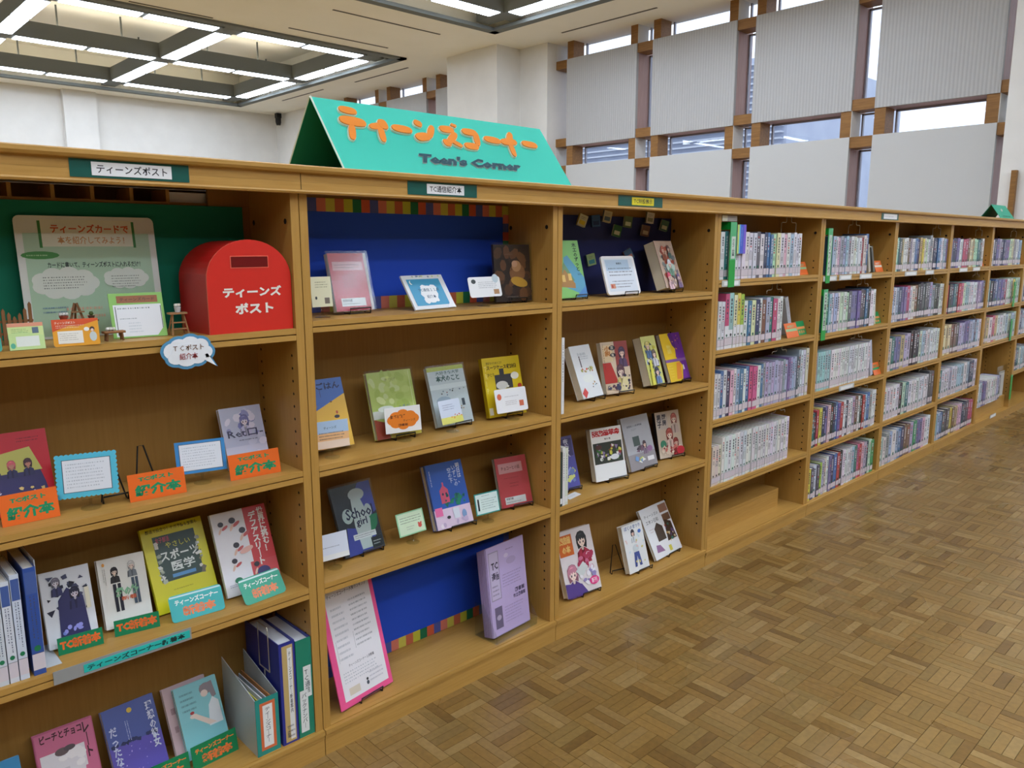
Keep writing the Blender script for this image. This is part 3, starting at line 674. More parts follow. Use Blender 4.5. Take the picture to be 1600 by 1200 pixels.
# second shelf
ORG = (232, 106, 34); TG = (30, 140, 96)
def tcpost(A): A.t('TCポスト', .18, .70, .80, .88, TG, bold=.05); A.t('紹介本', .10, .16, .92, .58, TG, bold=.05)
card('sign_card', 'orange card with green lettering in front of the red book', -.606, .050, zA[1], 0, 13, .104, .063, ORG, tcpost, cat='card')
card('sign_card', 'orange card with green lettering standing alone before a black easel', -.360, .033, zA[1], -4, 12, .120, .060, ORG, tcpost, cat='card')
card('sign_card', 'orange card with green lettering in front of the lilac book', -.128, .036, zA[1], -4, 12, .126, .061, ORG, tcpost, cat='card')
def redb(A):
    A.m(.55, .86, .9, .93, 2, (90, 20, 30), 3); A.p([(.0, .05), (.95, .05), (.88, .36), (.72, .80), (0, .72)], (56, 52, 96)); A.p([(.0, .5), (.86, .5), (.72, .80), (0, .72)], (190, 186, 96))
    for k, c in enumerate(((60, 40, 60), (206, 96, 106), (70, 40, 50))): A.fig(.18 + k * .24, .60, .085, c, (50, 50, 90), (190, 130, 110), False)
    A.shards(26, [(200, 110, 140), (220, 190, 120), (190, 180, 200)], .02, .06, .9, .34, .03, .07, 4)
book('book', 'red hardback with three figures printed on its cover', -.607, .105, zA[1], -1, 17, .125, .172, .016, (196, 34, 48), redb, lift=False)
def memo(A, fr, sc_=False):
    A.r(.07, .08, .93, .92, (70, 90, 104)); A.r(.085, .095, .915, .905, (226, 230, 236)); A.m(.14, .18, .86, .84, 8, (186, 192, 200), 5)
t = thing('framed_card', 'turquoise scallop-edged card frame on a clear stand', 'frame', (-.495, .058, zA[1] + .0325), (-rad(11), 0, rad(-16)))
g = G(); q = .054; hh = .084; g.box(-q, 0, 0, q, .0012, hh, (88, 190, 214))
for k in range(13):
    for zz in (0, hh): g.prism([(-q + k * 2 * q / 12 + .0052 * math.cos(a * .785), zz + .0052 * math.sin(a * .785)) for a in range(8)], .0001 + .00001 * k, .0011, (88, 190, 214))
for k in range(10):
    for xx in (-q, q): g.prism([(xx + .0052 * math.cos(a * .785), k * hh / 9 + .0052 * math.sin(a * .785)) for a in range(8)], .0001 + .00001 * k, .0011, (88, 190, 214))
g.put('scalloped_mount', MATTE, t); g = G(); memo(Art(g, .108, .084), 0); g.put('memo_sheet', PRINT, t)
stand(-.492, .060, zA[1] + .0003, 'clear stand under the turquoise scallop-edged card')
card('framed_card', 'plain blue bordered memo card on a clear stand', -.244, .072, zA[1], -12, 14, .112, .076, (62, 138, 198), lambda A: memo(A, 0), cat='frame', dz=.027)
stand(-.244, .074, zA[1] + .0003, 'clear stand under the blue bordered memo card')
easel(-.440, .075, zA[1], 0, 0, 'black wire easel empty behind the turquoise scallop card', .8); easel(-.365, .085, zA[1], 0, 0, 'black wire easel empty behind the middle orange card', .8)
def lil(A):
    A.r(0, .35, 1, 1, (192, 194, 216)); A.blobs(22, [(150, 150, 200), (206, 206, 226), (120, 120, 180), (226, 220, 236)], .08, .15, .92, .92, .07, .16, 3); A.fig(.55, .76, .15, (120, 116, 172), (196, 190, 220), (226, 214, 224)); A.t('Retロ-', .10, .50, .95, .62, (60, 60, 90)); A.m(.35, .42, .9, .47, 1, (70, 70, 100), 2)
book('book', 'pale lilac illustrated paperback behind an orange card', -.105, .115, zA[1], -2, 20, .108, .155, .014, (208, 206, 224), lil, lift=False)

# third shelf: new arrivals
def tcnew(A): A.t('TC新着本', .05, .22, .95, .84, (230, 110, 50), bold=.06)
def mg1(A):
    A.r(0, 0, 1, 1, (220, 222, 226)); A.shards(40, [(40, 42, 60), (70, 74, 100), (26, 26, 40)], .02, .3, .98, .98, .05, .12, 5); A.p([(.25, .1), (.85, .1), (.8, .6), (.5, .75), (.3, .6)], (52, 52, 96)); A.fig(.64, .66, .14, (40, 38, 60), (50, 50, 92), (216, 206, 216)); A.fig(.30, .84, .12, (120, 116, 130), (60, 60, 100), (220, 214, 222))
    A.r(.84, .42, .93, .7, (226, 220, 196)); A.blobs(8, [(110, 130, 200), (150, 150, 220)], .3, .12, .7, .25, .04, .07, 2)
book('book', 'dark blue-grey manga volume behind the first green card', -.544, .086, zA[2], -4, 20, .098, .166, .020, (206, 208, 214), mg1, lift=False)
card('sign_card', 'green card with orange lettering in front of the dark manga', -.538, .062, zA[2], -5, 11, .088, .037, (22, 128, 84), tcnew)
def mg2(A):
    A.fig(.33, .80, .105, (40, 34, 40), (46, 46, 48), (236, 212, 190)); A.r(.26, .22, .33, .62, (40, 40, 52)); A.r(.36, .22, .43, .62, (44, 44, 56)); A.fig(.70, .84, .105, (200, 196, 190), (120, 126, 132), (236, 214, 196)); A.r(.66, .28, .72, .66, (70, 84, 100)); A.r(.74, .28, .80, .66, (70, 84, 100))
    A.t('緑の彼', .3, .42, .8, .56, (140, 190, 150), bold=.06); A.t('新着', .4, .36, .72, .42, (220, 110, 70)); A.e(.12, .92, .03, .04, (220, 150, 60)); A.m(.08, .62, .15, .86, 2, (90, 84, 80), 2, True)
book('book', 'thick white manga with two standing figures on its cover', -.426, .094, zA[2], -5, 19, .100, .158, .026, (230, 228, 220), mg2, lift=False)
card('sign_card', 'green card with orange lettering in front of the white manga', -.421, .062, zA[2], -10, 11, .094, .036, (22, 128, 84), tcnew)
def yel(A):
    A.t('部活で役立つ！ケガ予防も対策も', .08, .93, .92, .975, (70, 66, 20)); A.r(.16, .34, .84, .88, (46, 70, 62)); A.t('女子部活', .20, .80, .42, .865, (210, 80, 100)); A.t('やさしい', .34, .72, .74, .79, (216, 214, 70)); A.t('スポーツ', .22, .575, .84, .70, (226, 232, 226), bold=.02); A.t('医学', .36, .44, .74, .56, (226, 232, 226), bold=.02); A.r(.34, .37, .72, .41, (90, 150, 200))
    A.shards(16, [(224, 224, 214), (190, 196, 170), (150, 160, 140)], .12, .32, .24, .84, .03, .06, 2); A.shards(16, [(224, 224, 214), (170, 176, 160), (120, 110, 90)], .76, .32, .90, .88, .03, .06, 7); A.m(.3, .22, .7, .25, 1, (150, 140, 30), 3)
book('book', 'yellow paperback with a dark green chalkboard panel on the cover', -.285, .100, zA[2], 2, 25, .150, .208, .012, (222, 214, 36), yel, side='L', lift=False)
def cyc(A): A.t('ティーンズコーナー', .10, .60, .92, .82, (232, 236, 232), bold=.04); A.t('新着本', .22, .14, .84, .52, (232, 130, 80), bold=.06); A.r(.02, .9, .98, .96, (196, 226, 224))
card('sign_card', 'glossy cyan rounded card in front of the yellow book', -.288, .040, zA[2], -4, 26, .123, .062, (62, 176, 176), cyc, rnd=.008)
card('sign_card', 'glossy sea-green rounded card in front of the red and white book', -.128, .018, zA[2], 6, 34, .115, .066, (40, 158, 128), cyc, rnd=.010)
def ath(A):
    A.r(.58, .32, 1, 1, (206, 66, 70)); A.r(.52, 0, 1, .34, (206, 80, 84)); A.t('世界に挑む！', .82, .42, .95, .97, (240, 236, 230), True, .04); A.t('デフアスリート', .66, .28, .80, .94, (240, 236, 230), True, .04)
    for (u, v, k) in ((.15, .86, .05), (.36, .88, .06), (.5, .74, .06), (.34, .58, .055), (.25, .40, .05), (.62, .30, .05)): A.e(u, v, k, k * .9, (54, 50, 60)); A.e(u + .06, v - .05, k * 1.3, k * .5, (200, 90, 90), 30); A.e(u - .03, v - .08, k * 1.2, k * .4, (226, 190, 170), 60)
    A.e(.72, .2, .12, .09, (60, 60, 110)); A.e(.25, .17, .07, .05, (50, 120, 90)); A.m(.08, .1, .5, .14, 2, (90, 110, 150), 4); A.e(.5, .5, .13, .05, (230, 180, 170), 15)
book('book', 'white and red sports paperback with small athlete figures', -.131, .072, zA[2], -1, 24, .145, .212, .013, (230, 228, 232), ath, spine=(210, 212, 220), side='L', lift=False)
# upright spines at the left of the new arrivals
for k, (x, th, c, hh, l, yy) in enumerate(((-.700, .016, (206, 214, 222), .20, 'slim grey-white book upright beside new arrivals, outermost of the row', 0), (-.682, .016, (214, 220, 230), .215, 'white paperback with blue head, upright left of the manga', 0), (-.664, .016, (206, 216, 232), .225, 'white and blue paperback upright third in the short row', 0), (-.640, .022, (52, 84, 160), .232, 'bright blue paperback at the end of the short upright row', 0))):
    t = thing('book', l, 'book', (x + th / 2, .012, zA[2] + .0004), (0, 0, 0))
    g = G(); g.box(-th / 2, 0, 0, th / 2, .0012, hh, c); g.box(-th / 2, .0012, 0, -th / 2 + .0012, .135, hh, c); g.box(th / 2 - .0012, .0012, 0, th / 2, .135, hh, (200, 206, 216) if k < 3 else c)
    A = Art(g, th, hh); A.r(.06, .76, .94, .96, (70, 96, 160) if k else (90, 130, 110)); A.m(.2, .3, .8, .74, 2, (70, 80, 110), k, True); A.r(.0, .05, 1, .20, (214, 206, 214)); A.e(.5, .25, .28, .3, (30, 120, 80)); A.r(0, .2, 1, .204, (60, 60, 70))
    g.put('cover', PRINT, t); G().box(-th / 2 + .0013, .0014, .003, th / 2 - .0013, .133, hh - .003, (224, 222, 214)).put('page_block', MATTE, t)
t = thing('bookend', 'thin white metal bookend holding the short upright row', 'bookend', (-.6145, .03, zA[2] + .0001)); G().box(-.001, 0, 0, .0006, .12, .24, (214, 218, 224)).put('upright_plate', MATTE, t); G().box(-.0002, .0, 0, .03, .11, .0003, (200, 206, 212)).put('foot_plate', MATTE, t)
# edge label strip on the third shelf
t = thing('shelf_edge_label', 'clear holder with cyan strip on the edge under the new arrivals', 'label', (-.468, -.0030, zA[2] - .029))
G().box(-.142, .0, .002, .142, .0022, .031, (150, 152, 150)).put('clear_holder', PRINT, t)
g = G(); g.box(-.085, -.0012, .008, .138, -.0002, .026, (40, 190, 180)); A = Art(g, .223, .018, -.0012, -.085, .008); A.t('ティーンズコーナー新着本', .03, .14, .95, .86, (20, 60, 60), bold=.03); g.put('cyan_strip', PRINT, t)

# bottom shelf
zb = .077
def cho(A):
    A.r(.02, .02, .98, .98, (206, 112, 144)); A.r(.06, .02, .8, .72, (226, 222, 226)); A.blobs(9, [(206, 112, 144), (240, 236, 236)], .1, .1, .9, .7, .06, .14, 3)
    A.t('ピーチとチョコ', .10, .86, .80, .965, (70, 30, 40), bold=.03); A.t('レート', .82, .52, .93, .96, (70, 30, 40), True, .03); A.e(.42, .70, .12, .07, (106, 90, 90)); A.e(.55, .72, .1, .05, (90, 80, 84)); A.r(.15, .2, .5, .5, (206, 200, 206))
book('book', 'pink paperback with brown title lettering, bottom shelf', -.566, .120, zb, -1, 25, .124, .182, .014, (190, 96, 128), cho, lift=False)
def nig(A):
    A.r(0, .5, 1, 1, (82, 96, 160)); A.r(0, 0, 1, .5, (98, 86, 176)); A.shards(16, [(40, 46, 80), (50, 56, 96)], .02, .46, .98, .56, .04, .08, 3); A.blobs(24, [(190, 170, 226), (226, 200, 236), (120, 110, 200)], .05, .05, .95, .46, .008, .02, 4); A.e(.5, .9, .05, .05, (226, 190, 70))
    A.t('理想の彼女', .80, .30, .94, .92, (216, 220, 236), True, .03); A.t('だったなら', .06, .12, .20, .76, (200, 206, 230), True, .03); A.m(.36, .5, .44, .78, 2, (200, 206, 230), 3, True)
book('book', 'blue and violet paperback showing a night lake and small moon', -.418, .118, zb, 3, 26, .122, .180, .016, (92, 98, 160), nig, lift=False)
def gir(A):
    A.r(0, .5, 1, 1, (140, 202, 206)); A.e(.72, .86, .16, .13, (146, 134, 138)); A.e(.66, .80, .085, .08, (234, 212, 200)); A.p([(.58, .92), (.88, .94), (.92, .72), (.82, .70), (.76, .86)], (146, 134, 138)); A.p([(.62, .34), (.95, .34), (.94, .64), (.82, .72), (.70, .62)], (228, 232, 234))
    A.p([(.62, .36), (.80, .36), (.40, .56), (.32, .52)], (236, 214, 200)); A.e(.32, .55, .09, .05, (236, 214, 200)); A.e(.30, .60, .05, .035, (190, 70, 70)); A.m(.1, .62, .5, .92, 4, (96, 130, 140), 3)
book('book', 'turquoise paperback with a drawn girl holding a small cake', -.262, .105, zb, 2, 24, .110, .178, .012, (136, 200, 204), gir, lift=False)
book('book', 'pinkish book tucked half-hidden behind the turquoise paperback', -.284, .121, zb, 2, 24, .110, .180, .012, (196, 170, 172), lambda A: A.m(.1, .3, .2, .8, 2, (120, 90, 90), 2), lift=False)
def skb(A): A.r(0, .55, 1, 1, (70, 150, 200)); A.e(.6, .55, .25, .14, (206, 170, 110)); A.r(0, 0, 1, .3, (60, 100, 150))
book('book', 'small sky blue paperback at the picture edge, bottom shelf', -.715, .105, zb, 0, 22, .110, .165, .012, (90, 160, 205), skb, lift=False)
def tcc(A): A.t('ティーンズコーナー', .08, .62, .94, .86, (230, 130, 60), bold=.05); A.t('新着本', .20, .10, .88, .54, (230, 120, 60), bold=.07)
card('sign_card', 'green card with orange lettering in front of the turquoise paperback', -.262, .068, zb, 4, 12, .118, .058, (20, 130, 80), tcc); card('sign_card', 'green card with orange lettering in front of the night-lake paperback', -.385, .070, zb, 0, 12, .118, .050, (20, 130, 80), tcc)
# files and binders
t = thing('magazine_file', 'open grey and teal magazine file with orange-bordered spine label', 'file box', (-.152, .004, zb + .0004))
g = G(); q = .031; TL = (40, 142, 132); GY = (186, 196, 196)
G().box(-q, 0, 0, q, .002, .155, TL).put('spine_panel', PRINT, t)
for sx in (-q, q - .0018): 
    g = G(); g.add([(sx, .002, 0), (sx, .19, 0), (sx, .19, .20), (sx, .002, .155), (sx + .0018, .002, 0), (sx + .0018, .19, 0), (sx + .0018, .19, .20), (sx + .0018, .002, .155)], [(0, 3, 2, 1), (4, 5, 6, 7), (3, 7, 6, 2), (0, 4, 7, 3), (1, 2, 6, 5)], GY); g.put('side_panel', PRINT, t)
G().box(-q + .002, .002, .0005, q - .002, .19, .002, GY).put('base', PRINT, t)
g = G(); A = Art(g, .062, .155); A.r(.18, .08, .84, .92, (216, 110, 66)); A.r(.30, .13, .72, .87, (236, 236, 232)); A.t('ティーンズコーナー', .40, .20, .62, .82, (90, 90, 96), True); g.put('spine_label', PRINT, t)
for k, c in enumerate(((90, 150, 170), (206, 196, 90), (222, 224, 226), (60, 110, 90), (200, 206, 210), (196, 140, 90))): G().box(-.022 + k * .0075, .010, .0022, -.0195 + k * .0075, .18, .135 + (k % 3) * .006, c).put('pamphlet', MATTE, t)
def binder(x, th, hh, c, lab, label, label2=None):
    t = thing('ring_binder', label, 'binder', (x, .002, zb + .0004)); q = th / 2
    G().box(-q, 0, 0, q, .0022, hh, c).put('spine', PRINT, t); G().box(-q, .0023, 0, -q + .002, .19, hh, (44, 52, 140)).put('cover_board', PRINT, t); G().box(q - .002, .0023, 0, q, .19, hh, (44, 52, 140)).put('cover_board', PRINT, t)
    G().box(-q + .0024, .006, .006, q - .0024, .184, hh - .008, (214, 218, 222)).put('paper_stack', MATTE, t); g = G(); lab(Art(g, th, hh)); g.put('spine_label', PRINT, t); return t
binder(-.0920, .044, .282, (44, 52, 140), lambda A: A.r(.18, .02, .86, .97, (196, 170, 110)).r(.5, .04, .80, .94, (232, 232, 228)).t('ティーンズコーナー新着案内', .56, .30, .74, .90, (70, 70, 80), True).t('１階', .3, .06, .48, .16, (80, 80, 80), True).m(.3, .05, .8, .2, 3, (90, 90, 100), 2), 'tall blue ring binder with tan and white spine label')
binder(-.0460, .044, .274, (30, 130, 104), lambda A: A.r(.42, .40, .92, .72, (226, 230, 228)).t('TC通信', .5, .44, .84, .68, (80, 90, 90), True).r(.14, .05, .66, .48, (226, 230, 228)).t('バックナンバー', .26, .09, .56, .45, (80, 90, 90), True), 'green ring binder with two white spine labels')
t = thing('wire_bookend', 'bent metal wire bookend against the blue binder', 'bookend', (-.118, .05, zb + .0003)); G().tube([(.0, 0, .19), (.0, 0, .305), (.0, .004, .312), (.0, .052, .312), (.0, .056, .305), (.0, .056, .19), (.0, 0, .19)], .0018, 6).put('wire_loop', STEEL, t); G().tube([(0, .028, .0018), (0, .028, .19)], .0016).put('upright', STEEL, t)

# ================================================================ blue bay
zB = SH[1]
def redB(A): A.r(.08, .70, .86, .85, (226, 170, 176)); A.m(.14, .73, .8, .82, 2, (110, 50, 60), 2); A.m(.3, .4, .66, .64, 5, (150, 50, 60), 4); A.r(.16, .08, .80, .22, (234, 232, 230)); A.t('新着図書', .2, .155, .45, .2, (70, 60, 70)); A.m(.2, .1, .76, .14, 1, (80, 70, 80), 2); A.r(.93, 0, 1, 1, (200, 190, 192))
def jacket(t, w_, h_, th): G().box(-w_ / 2 - .006, -.0022, -.001, w_ / 2 + .006, -.0016, h_ + .006).put('clear_sleeve', ACRYL, t)
t = book('book', 'red notice book in a clear sleeve on the top shelf of the blue bay', .207, .092, zB[0], 0, 15, .118, .158, .018, (206, 74, 88), redB, spine=(206, 206, 206), side='L'); jacket(t, .118, .158, .018)
easel(.213, .080, zB[0], 0, 0, 'black wire easel under the red book beside the moon card')
card('card', 'narrow cream card with tiny print on a clear stand', .088, .060, zB[0], 1, 7, .060, .077, (222, 220, 188), lambda A: A.m(.22, .62, .86, .86, 3, (130, 130, 100), 2).r(.62, .1, .86, .3, (120, 110, 100)).e(.22, .3, .05, .07, (60, 66, 70)), dz=.028); stand(.088, .062, zB[0] + .0003, 'clear stand under the narrow cream card')
def moon(A): A.r(0, 0, 1, 1, (222, 226, 228)); A.shards(14, [(120, 140, 180), (200, 210, 150), (150, 160, 170)], .04, .93, .96, .99, .02, .035, 3); A.r(.08, .10, .88, .88, (64, 152, 190)); A.blobs(14, [(230, 232, 232)], .34, .22, .66, .62, .07, .11, 4); A.e(.5, .42, .17, .19, (230, 232, 232)); A.t('TC通信１１月', .26, .50, .76, .60, (60, 90, 110)); A.t('紹介本', .40, .30, .62, .40, (60, 90, 110)); A.e(.16, .78, .035, .045, (232, 236, 220)); A.e(.18, .79, .03, .04, (64, 152, 190)); A.p([(.80, 0), (1, 0), (.96, .3)], (236, 238, 240))
card('framed_card', 'white frame holding a blue night-sky card with a crescent moon', .456, .060, zB[0], 4, 35, .156, .114, (226, 228, 230), moon, th=.006, cat='frame')
card('card', 'white rounded card on a clear stand before the dark poster book', .650, .058, zB[0], 4, 14, .138, .062, (232, 234, 236), lambda A: A.m(.3, .42, .86, .78, 4, (150, 156, 160), 2).e(.16, .78, .07, .05, (50, 60, 60)).r(.75, .12, .92, .36, (170, 130, 90)).e(.85, .9, .1, .1, (190, 206, 214)), dz=.028, rnd=.008); stand(.640, .060, zB[0] + .0003, 'clear stand under the white card beside the dark poster book')
def dark(A): A.r(.03, .03, .97, .97, (56, 44, 42)); A.blobs(26, [(96, 66, 50), (120, 80, 56), (70, 52, 50)], .1, .1, .9, .9, .08, .18, 2); A.e(.62, .5, .22, .2, (150, 104, 70)); A.e(.6, .62, .13, .12, (186, 140, 100)); A.e(.66, .34, .24, .1, (196, 150, 60), -14); A.e(.55, .66, .08, .07, (206, 160, 130)); A.m(.3, .8, .55, .86, 1, (130, 100, 80), 3); A.m(.3, .07, .7, .1, 1, (150, 140, 130), 3)
t = book('book', 'dark brown photo-cover book in a clear sleeve on the blue bay top shelf', .794, .088, zB[0], -3, 5, .150, .180, .010, (60, 48, 46), dark, side='L'); jacket(t, .150, .18, .01)
easel(.805, .070, zB[0], -3, 0, 'black wire easel under the dark brown photo-cover book')
# second
def by(A): A.p([(0, 0), (1, 0), (1, .76), (0, .50)], (222, 178, 66)); A.t('旅ごはん', .08, .84, .92, .95, (26, 40, 80), bold=.03); A.m(.1, .58, .3, .66, 1, (150, 120, 50), 2); A.e(.70, .44, .07, .04, (60, 56, 60)); A.e(.72, .5, .03, .04, (190, 90, 60)); A.e(.62, .66, .03, .02, (120, 90, 60)); A.r(.38, .74, .39, .86, (60, 70, 110))
book('book', 'blue and yellow paperback with a tiny bicycle rider on its cover', .128, .094, zB[1], -1, 19, .118, .192, .020, (66, 106, 180), by)
card('card', 'blue and orange beach-coloured card on a clear stand', .092, .048, zB[1], -8, 9, .098, .072, (232, 210, 190), lambda A: A.r(0, .55, 1, 1, (170, 196, 224)).r(0, .28, 1, .55, (232, 184, 132)).t('ティーンズ', .3, .70, .66, .8, (60, 66, 90)).m(.16, .3, .86, .62, 3, (90, 84, 90), 3), dz=.027); stand(.092, .050, zB[1] + .0003, 'clear stand under the beach-coloured card')
def yg(A): A.r(.0, .30, 1, 1, (196, 208, 110)); A.blobs(30, [(206, 216, 124), (184, 198, 96), (214, 220, 150)], .06, .42, .94, .96, .05, .13, 3); A.t('木かげ', .36, .84, .62, .9, (150, 160, 90)); A.r(0, .3, 1, .42, (206, 206, 196)); A.e(.3, .44, .18, .06, (224, 226, 214)); A.p([(0, 0), (.3, 0), (.24, .24), (0, .3)], (150, 60, 40)); A.p([(.3, 0), (1, 0), (1, .1), (.4, .2)], (216, 196, 80)); A.shards(8, [(80, 110, 110), (120, 140, 130)], .58, .38, .86, .48, .015, .03, 3); A.r(.93, .35, .935, .98, (230, 232, 200))
t = book('book', 'yellow-green leafy picture book behind the orange cloud card', .333, .084, zB[1], -4, 17, .147, .193, .016, (190, 202, 104), yg); jacket(t, .147, .193, .016); easel(.345, .066, zB[1], -4, 0, 'black wire easel under the yellow-green leafy book')
def ocl(A):
    A.r(.03, .04, .97, .96, (234, 234, 232))
    for (a, b) in ((.3, .62), (.5, .7), (.7, .62), (.3, .38), (.5, .3), (.7, .38), (.5, .5), (.78, .5), (.22, .5)): A.e(a, b, .17, .13, (230, 130, 44))
    A.t('まあばば', .14, .56, .56, .70, (70, 40, 30), bold=.03); A.t('ティーンズ', .5, .40, .84, .5, (90, 50, 40)); A.t('図書館', .36, .24, .62, .34, (90, 50, 40))
card('card', 'white card printed with an orange cloud on a clear stand', .334, .064, zB[1], -10, 8, .112, .073, (236, 238, 238), ocl, dz=.027); stand(.338, .066, zB[1] + .0003, 'clear stand under the orange cloud card')
def dog(A): A.r(.0, .93, 1, 1, (190, 196, 60)); A.r(.0, .62, 1, .70, (236, 240, 240)); A.t('大好きな大学', .22, .86, .86, .92, (60, 100, 90)); A.t('本犬のこと', .20, .74, .84, .85, (50, 90, 84), bold=.03); A.shards(9, [(90, 80, 80), (150, 60, 60), (60, 90, 120), (60, 60, 60)], .25, .48, .95, .62, .015, .035, 3); A.r(.78, .3, .86, .42, (70, 80, 90)); A.e(.3, .42, .2, .1, (176, 190, 204)); A.blobs(6, [(190, 150, 110), (120, 110, 110)], .2, .1, .9, .3, .02, .03, 5)
t = book('book', 'white paperback with green title in a shiny clear sleeve', .552, .094, zB[1], -1, 18, .141, .184, .014, (214, 220, 222), dog, side='L'); jacket(t, .141, .184, .014); easel(.572, .076, zB[1], -1, 0, 'black wire easel under the white book with green title')
card('card', 'pale blue and yellow card on a clear stand before the white book', .508, .054, zB[1], 4, 18, .087, .072, (206, 216, 232), lambda A: A.r(0, 0, 1, .28, (216, 214, 110)).m(.16, .56, .8, .84, 3, (130, 140, 170), 4).blobs(7, [(222, 150, 70), (206, 120, 80), (220, 190, 90)], .45, .2, .95, .36, .03, .045, 2), dz=.027, rnd=.004); stand(.508, .056, zB[1] + .0003, 'clear stand under the pale blue and yellow card')
def suit(A): A.t('旅好きのためのコツ', .10, .88, .52, .93, (70, 60, 10)); A.t('スーツケース収納術', .10, .79, .90, .87, (60, 50, 10), bold=.03); A.t('ひとり', .1, .68, .28, .74, (70, 60, 10)); A.r(.28, .46, .74, .70, (60, 62, 66)); A.e(.45, .52, .16, .09, (206, 204, 196)); A.r(.42, .64, .54, .80, (56, 58, 62)); A.e(.82, .66, .11, .08, (232, 230, 214)); A.shards(7, [(60, 60, 64), (230, 228, 210), (150, 140, 60)], .3, .3, .9, .52, .03, .06, 3); A.e(.92, .48, .06, .05, (180, 60, 40)); A.t('TRIP', .03, .4, .1, .86, (232, 216, 120), True); A.r(.02, .04, .12, .16, (220, 220, 206))
t = book('book', 'mustard yellow travel paperback with an open suitcase drawing', .758, .078, zB[1], -6, 14, .150, .192, .018, (214, 188, 30), suit, spine=(190, 164, 20), side='L'); easel(.775, .058, zB[1], -6, 0, 'black wire easel under the mustard travel paperback')
card('card', 'white card with orange stamp marks on a clear stand before the mustard book', .752, .050, zB[1], -5, 14, .127, .076, (234, 236, 238), lambda A: A.e(.13, .68, .07, .08, (214, 110, 80)).m(.3, .62, .86, .7, 1, (160, 160, 160), 2).m(.3, .28, .66, .5, 3, (170, 160, 160), 3).r(.74, .2, .88, .44, (206, 110, 80)), dz=.027, rnd=.005); stand(.756, .052, zB[1] + .0003, 'clear stand under the white card with stamp marks')
# third
def sg(A): A.r(0, 0, 1, 1, (44, 50, 60)); A.p([(.4, .35), (1, .55), (1, 1), (.7, 1), (.5, .8)], (76, 84, 170)); A.p([(.1, 0), (.9, .0), (.8, .3), (.2, .4)], (66, 76, 160)); A.p([(.62, .1), (.95, .35), (1, .5), (.6, .5)], (40, 130, 90)); A.e(.6, .84, .20, .13, (196, 204, 204)); A.p([(.45, .05), (.7, .05), (.8, .45), (.66, .8), (.44, .78), (.4, .4)], (196, 206, 204)); A.e(.28, .56, .13, .16, (186, 200, 196)); A.e(.80, .58, .09, .14, (190, 200, 200)); A.t('School', .24, .50, .92, .66, (24, 28, 70), bold=.02); A.t('girl', .44, .36, .72, .50, (24, 28, 70), bold=.02); A.r(.30, .20, .86, .28, (226, 228, 228)); A.m(.33, .21, .84, .27, 2, (90, 90, 100), 2); A.r(.7, .02, .98, .18, (30, 40, 46)); A.m(.74, .06, .94, .14, 2, (206, 210, 210), 2)
t = book('book', 'dark green and violet paperback with grey abstract shapes', .207, .086, zB[2], 2, 22, .135, .198, .012, (46, 54, 62), sg, side='L'); jacket(t, .135, .198, .012); easel(.225, .070, zB[2], 2, 0, 'black wire easel under the green and violet paperback', 1.1)
card('card', 'blank-looking white and pale blue card on a clear stand', .097, .068, zB[2], -4, 13, .088, .070, (214, 222, 236), lambda A: A.m(.12, .44, .86, .54, 1, (110, 120, 140), 2).r(0, .0, 1, .2, (226, 230, 230)), dz=.027); stand(.097, .070, zB[2] + .0003, 'clear stand under the white and pale blue card')
card('card', 'small mint-green bordered card with a red crab mark', .364, .072, zB[2], 1, 18, .098, .068, (150, 206, 160), lambda A: A.r(.04, .05, .96, .95, (206, 226, 196)).m(.12, .5, .88, .82, 3, (90, 110, 90), 3).e(.80, .3, .07, .07, (206, 90, 80)).e(.76, .4, .03, .03, (206, 90, 80)).e(.85, .4, .03, .03, (206, 90, 80)).m(.3, .2, .6, .4, 2, (150, 160, 150), 2), dz=.027); stand(.364, .074, zB[2] + .0003, 'clear stand under the mint-green bordered card')
def chu(A): A.r(0, .3, 1, 1, (48, 92, 178)); A.t('明日は、', .82, .64, .92, .95, (220, 226, 236), True); A.t('いずこの', .70, .60, .80, .92, (200, 212, 230), True); A.t('空の下', .58, .66, .68, .9, (200, 212, 230), True); A.m(.08, .6, .15, .9, 1, (200, 206, 226), 2, True); A.r(0, 0, 1, .3, (216, 196, 216)); A.p([(.28, .38), (.5, .38), (.5, .58), (.39, .66), (.28, .58)], (214, 92, 120)); A.r(.37, .65, .41, .70, (214, 92, 120)); A.e(.35, .52, .025, .03, (60, 60, 90)); A.e(.44, .52, .025, .03, (60, 60, 90)); A.shards(22, [(30, 110, 96), (36, 130, 100), (24, 90, 90)], .32, .28, .95, .56, .04, .09, 5); A.r(.06, .2, .25, .33, (222, 110, 160)); A.r(.52, .12, .68, .28, (210, 216, 226)); A.e(.38, .16, .05, .035, (50, 50, 56)); A.e(.8, .16, .06, .1, (120, 150, 190)); A.blobs(6, [(230, 220, 230), (190, 170, 200)], .1, .02, .9, .1, .04, .08, 2); A.r(.0, .0, .03, 1, (40, 50, 90))
book('book', 'royal blue paperback with a pink tower above green trees', .520, .066, zB[2], -4, 20, .141, .202, .020, (52, 92, 172), chu); easel(.545, .046, zB[2], -4, 0, 'black wire easel under the royal blue paperback', 1.5)
def red2(A): A.r(.08, .68, .84, .88, (226, 160, 160)); A.t('チョコーヒの話', .16, .74, .76, .82, (110, 60, 60)); A.m(.2, .56, .8, .6, 1, (150, 50, 60), 2); A.m(.36, .38, .66, .5, 2, (150, 50, 60), 3); A.r(.14, .06, .80, .20, (234, 232, 230)); A.t('新着図書', .18, .145, .4, .185, (70, 60, 70)); A.m(.18, .08, .76, .12, 1, (80, 70, 80), 2)
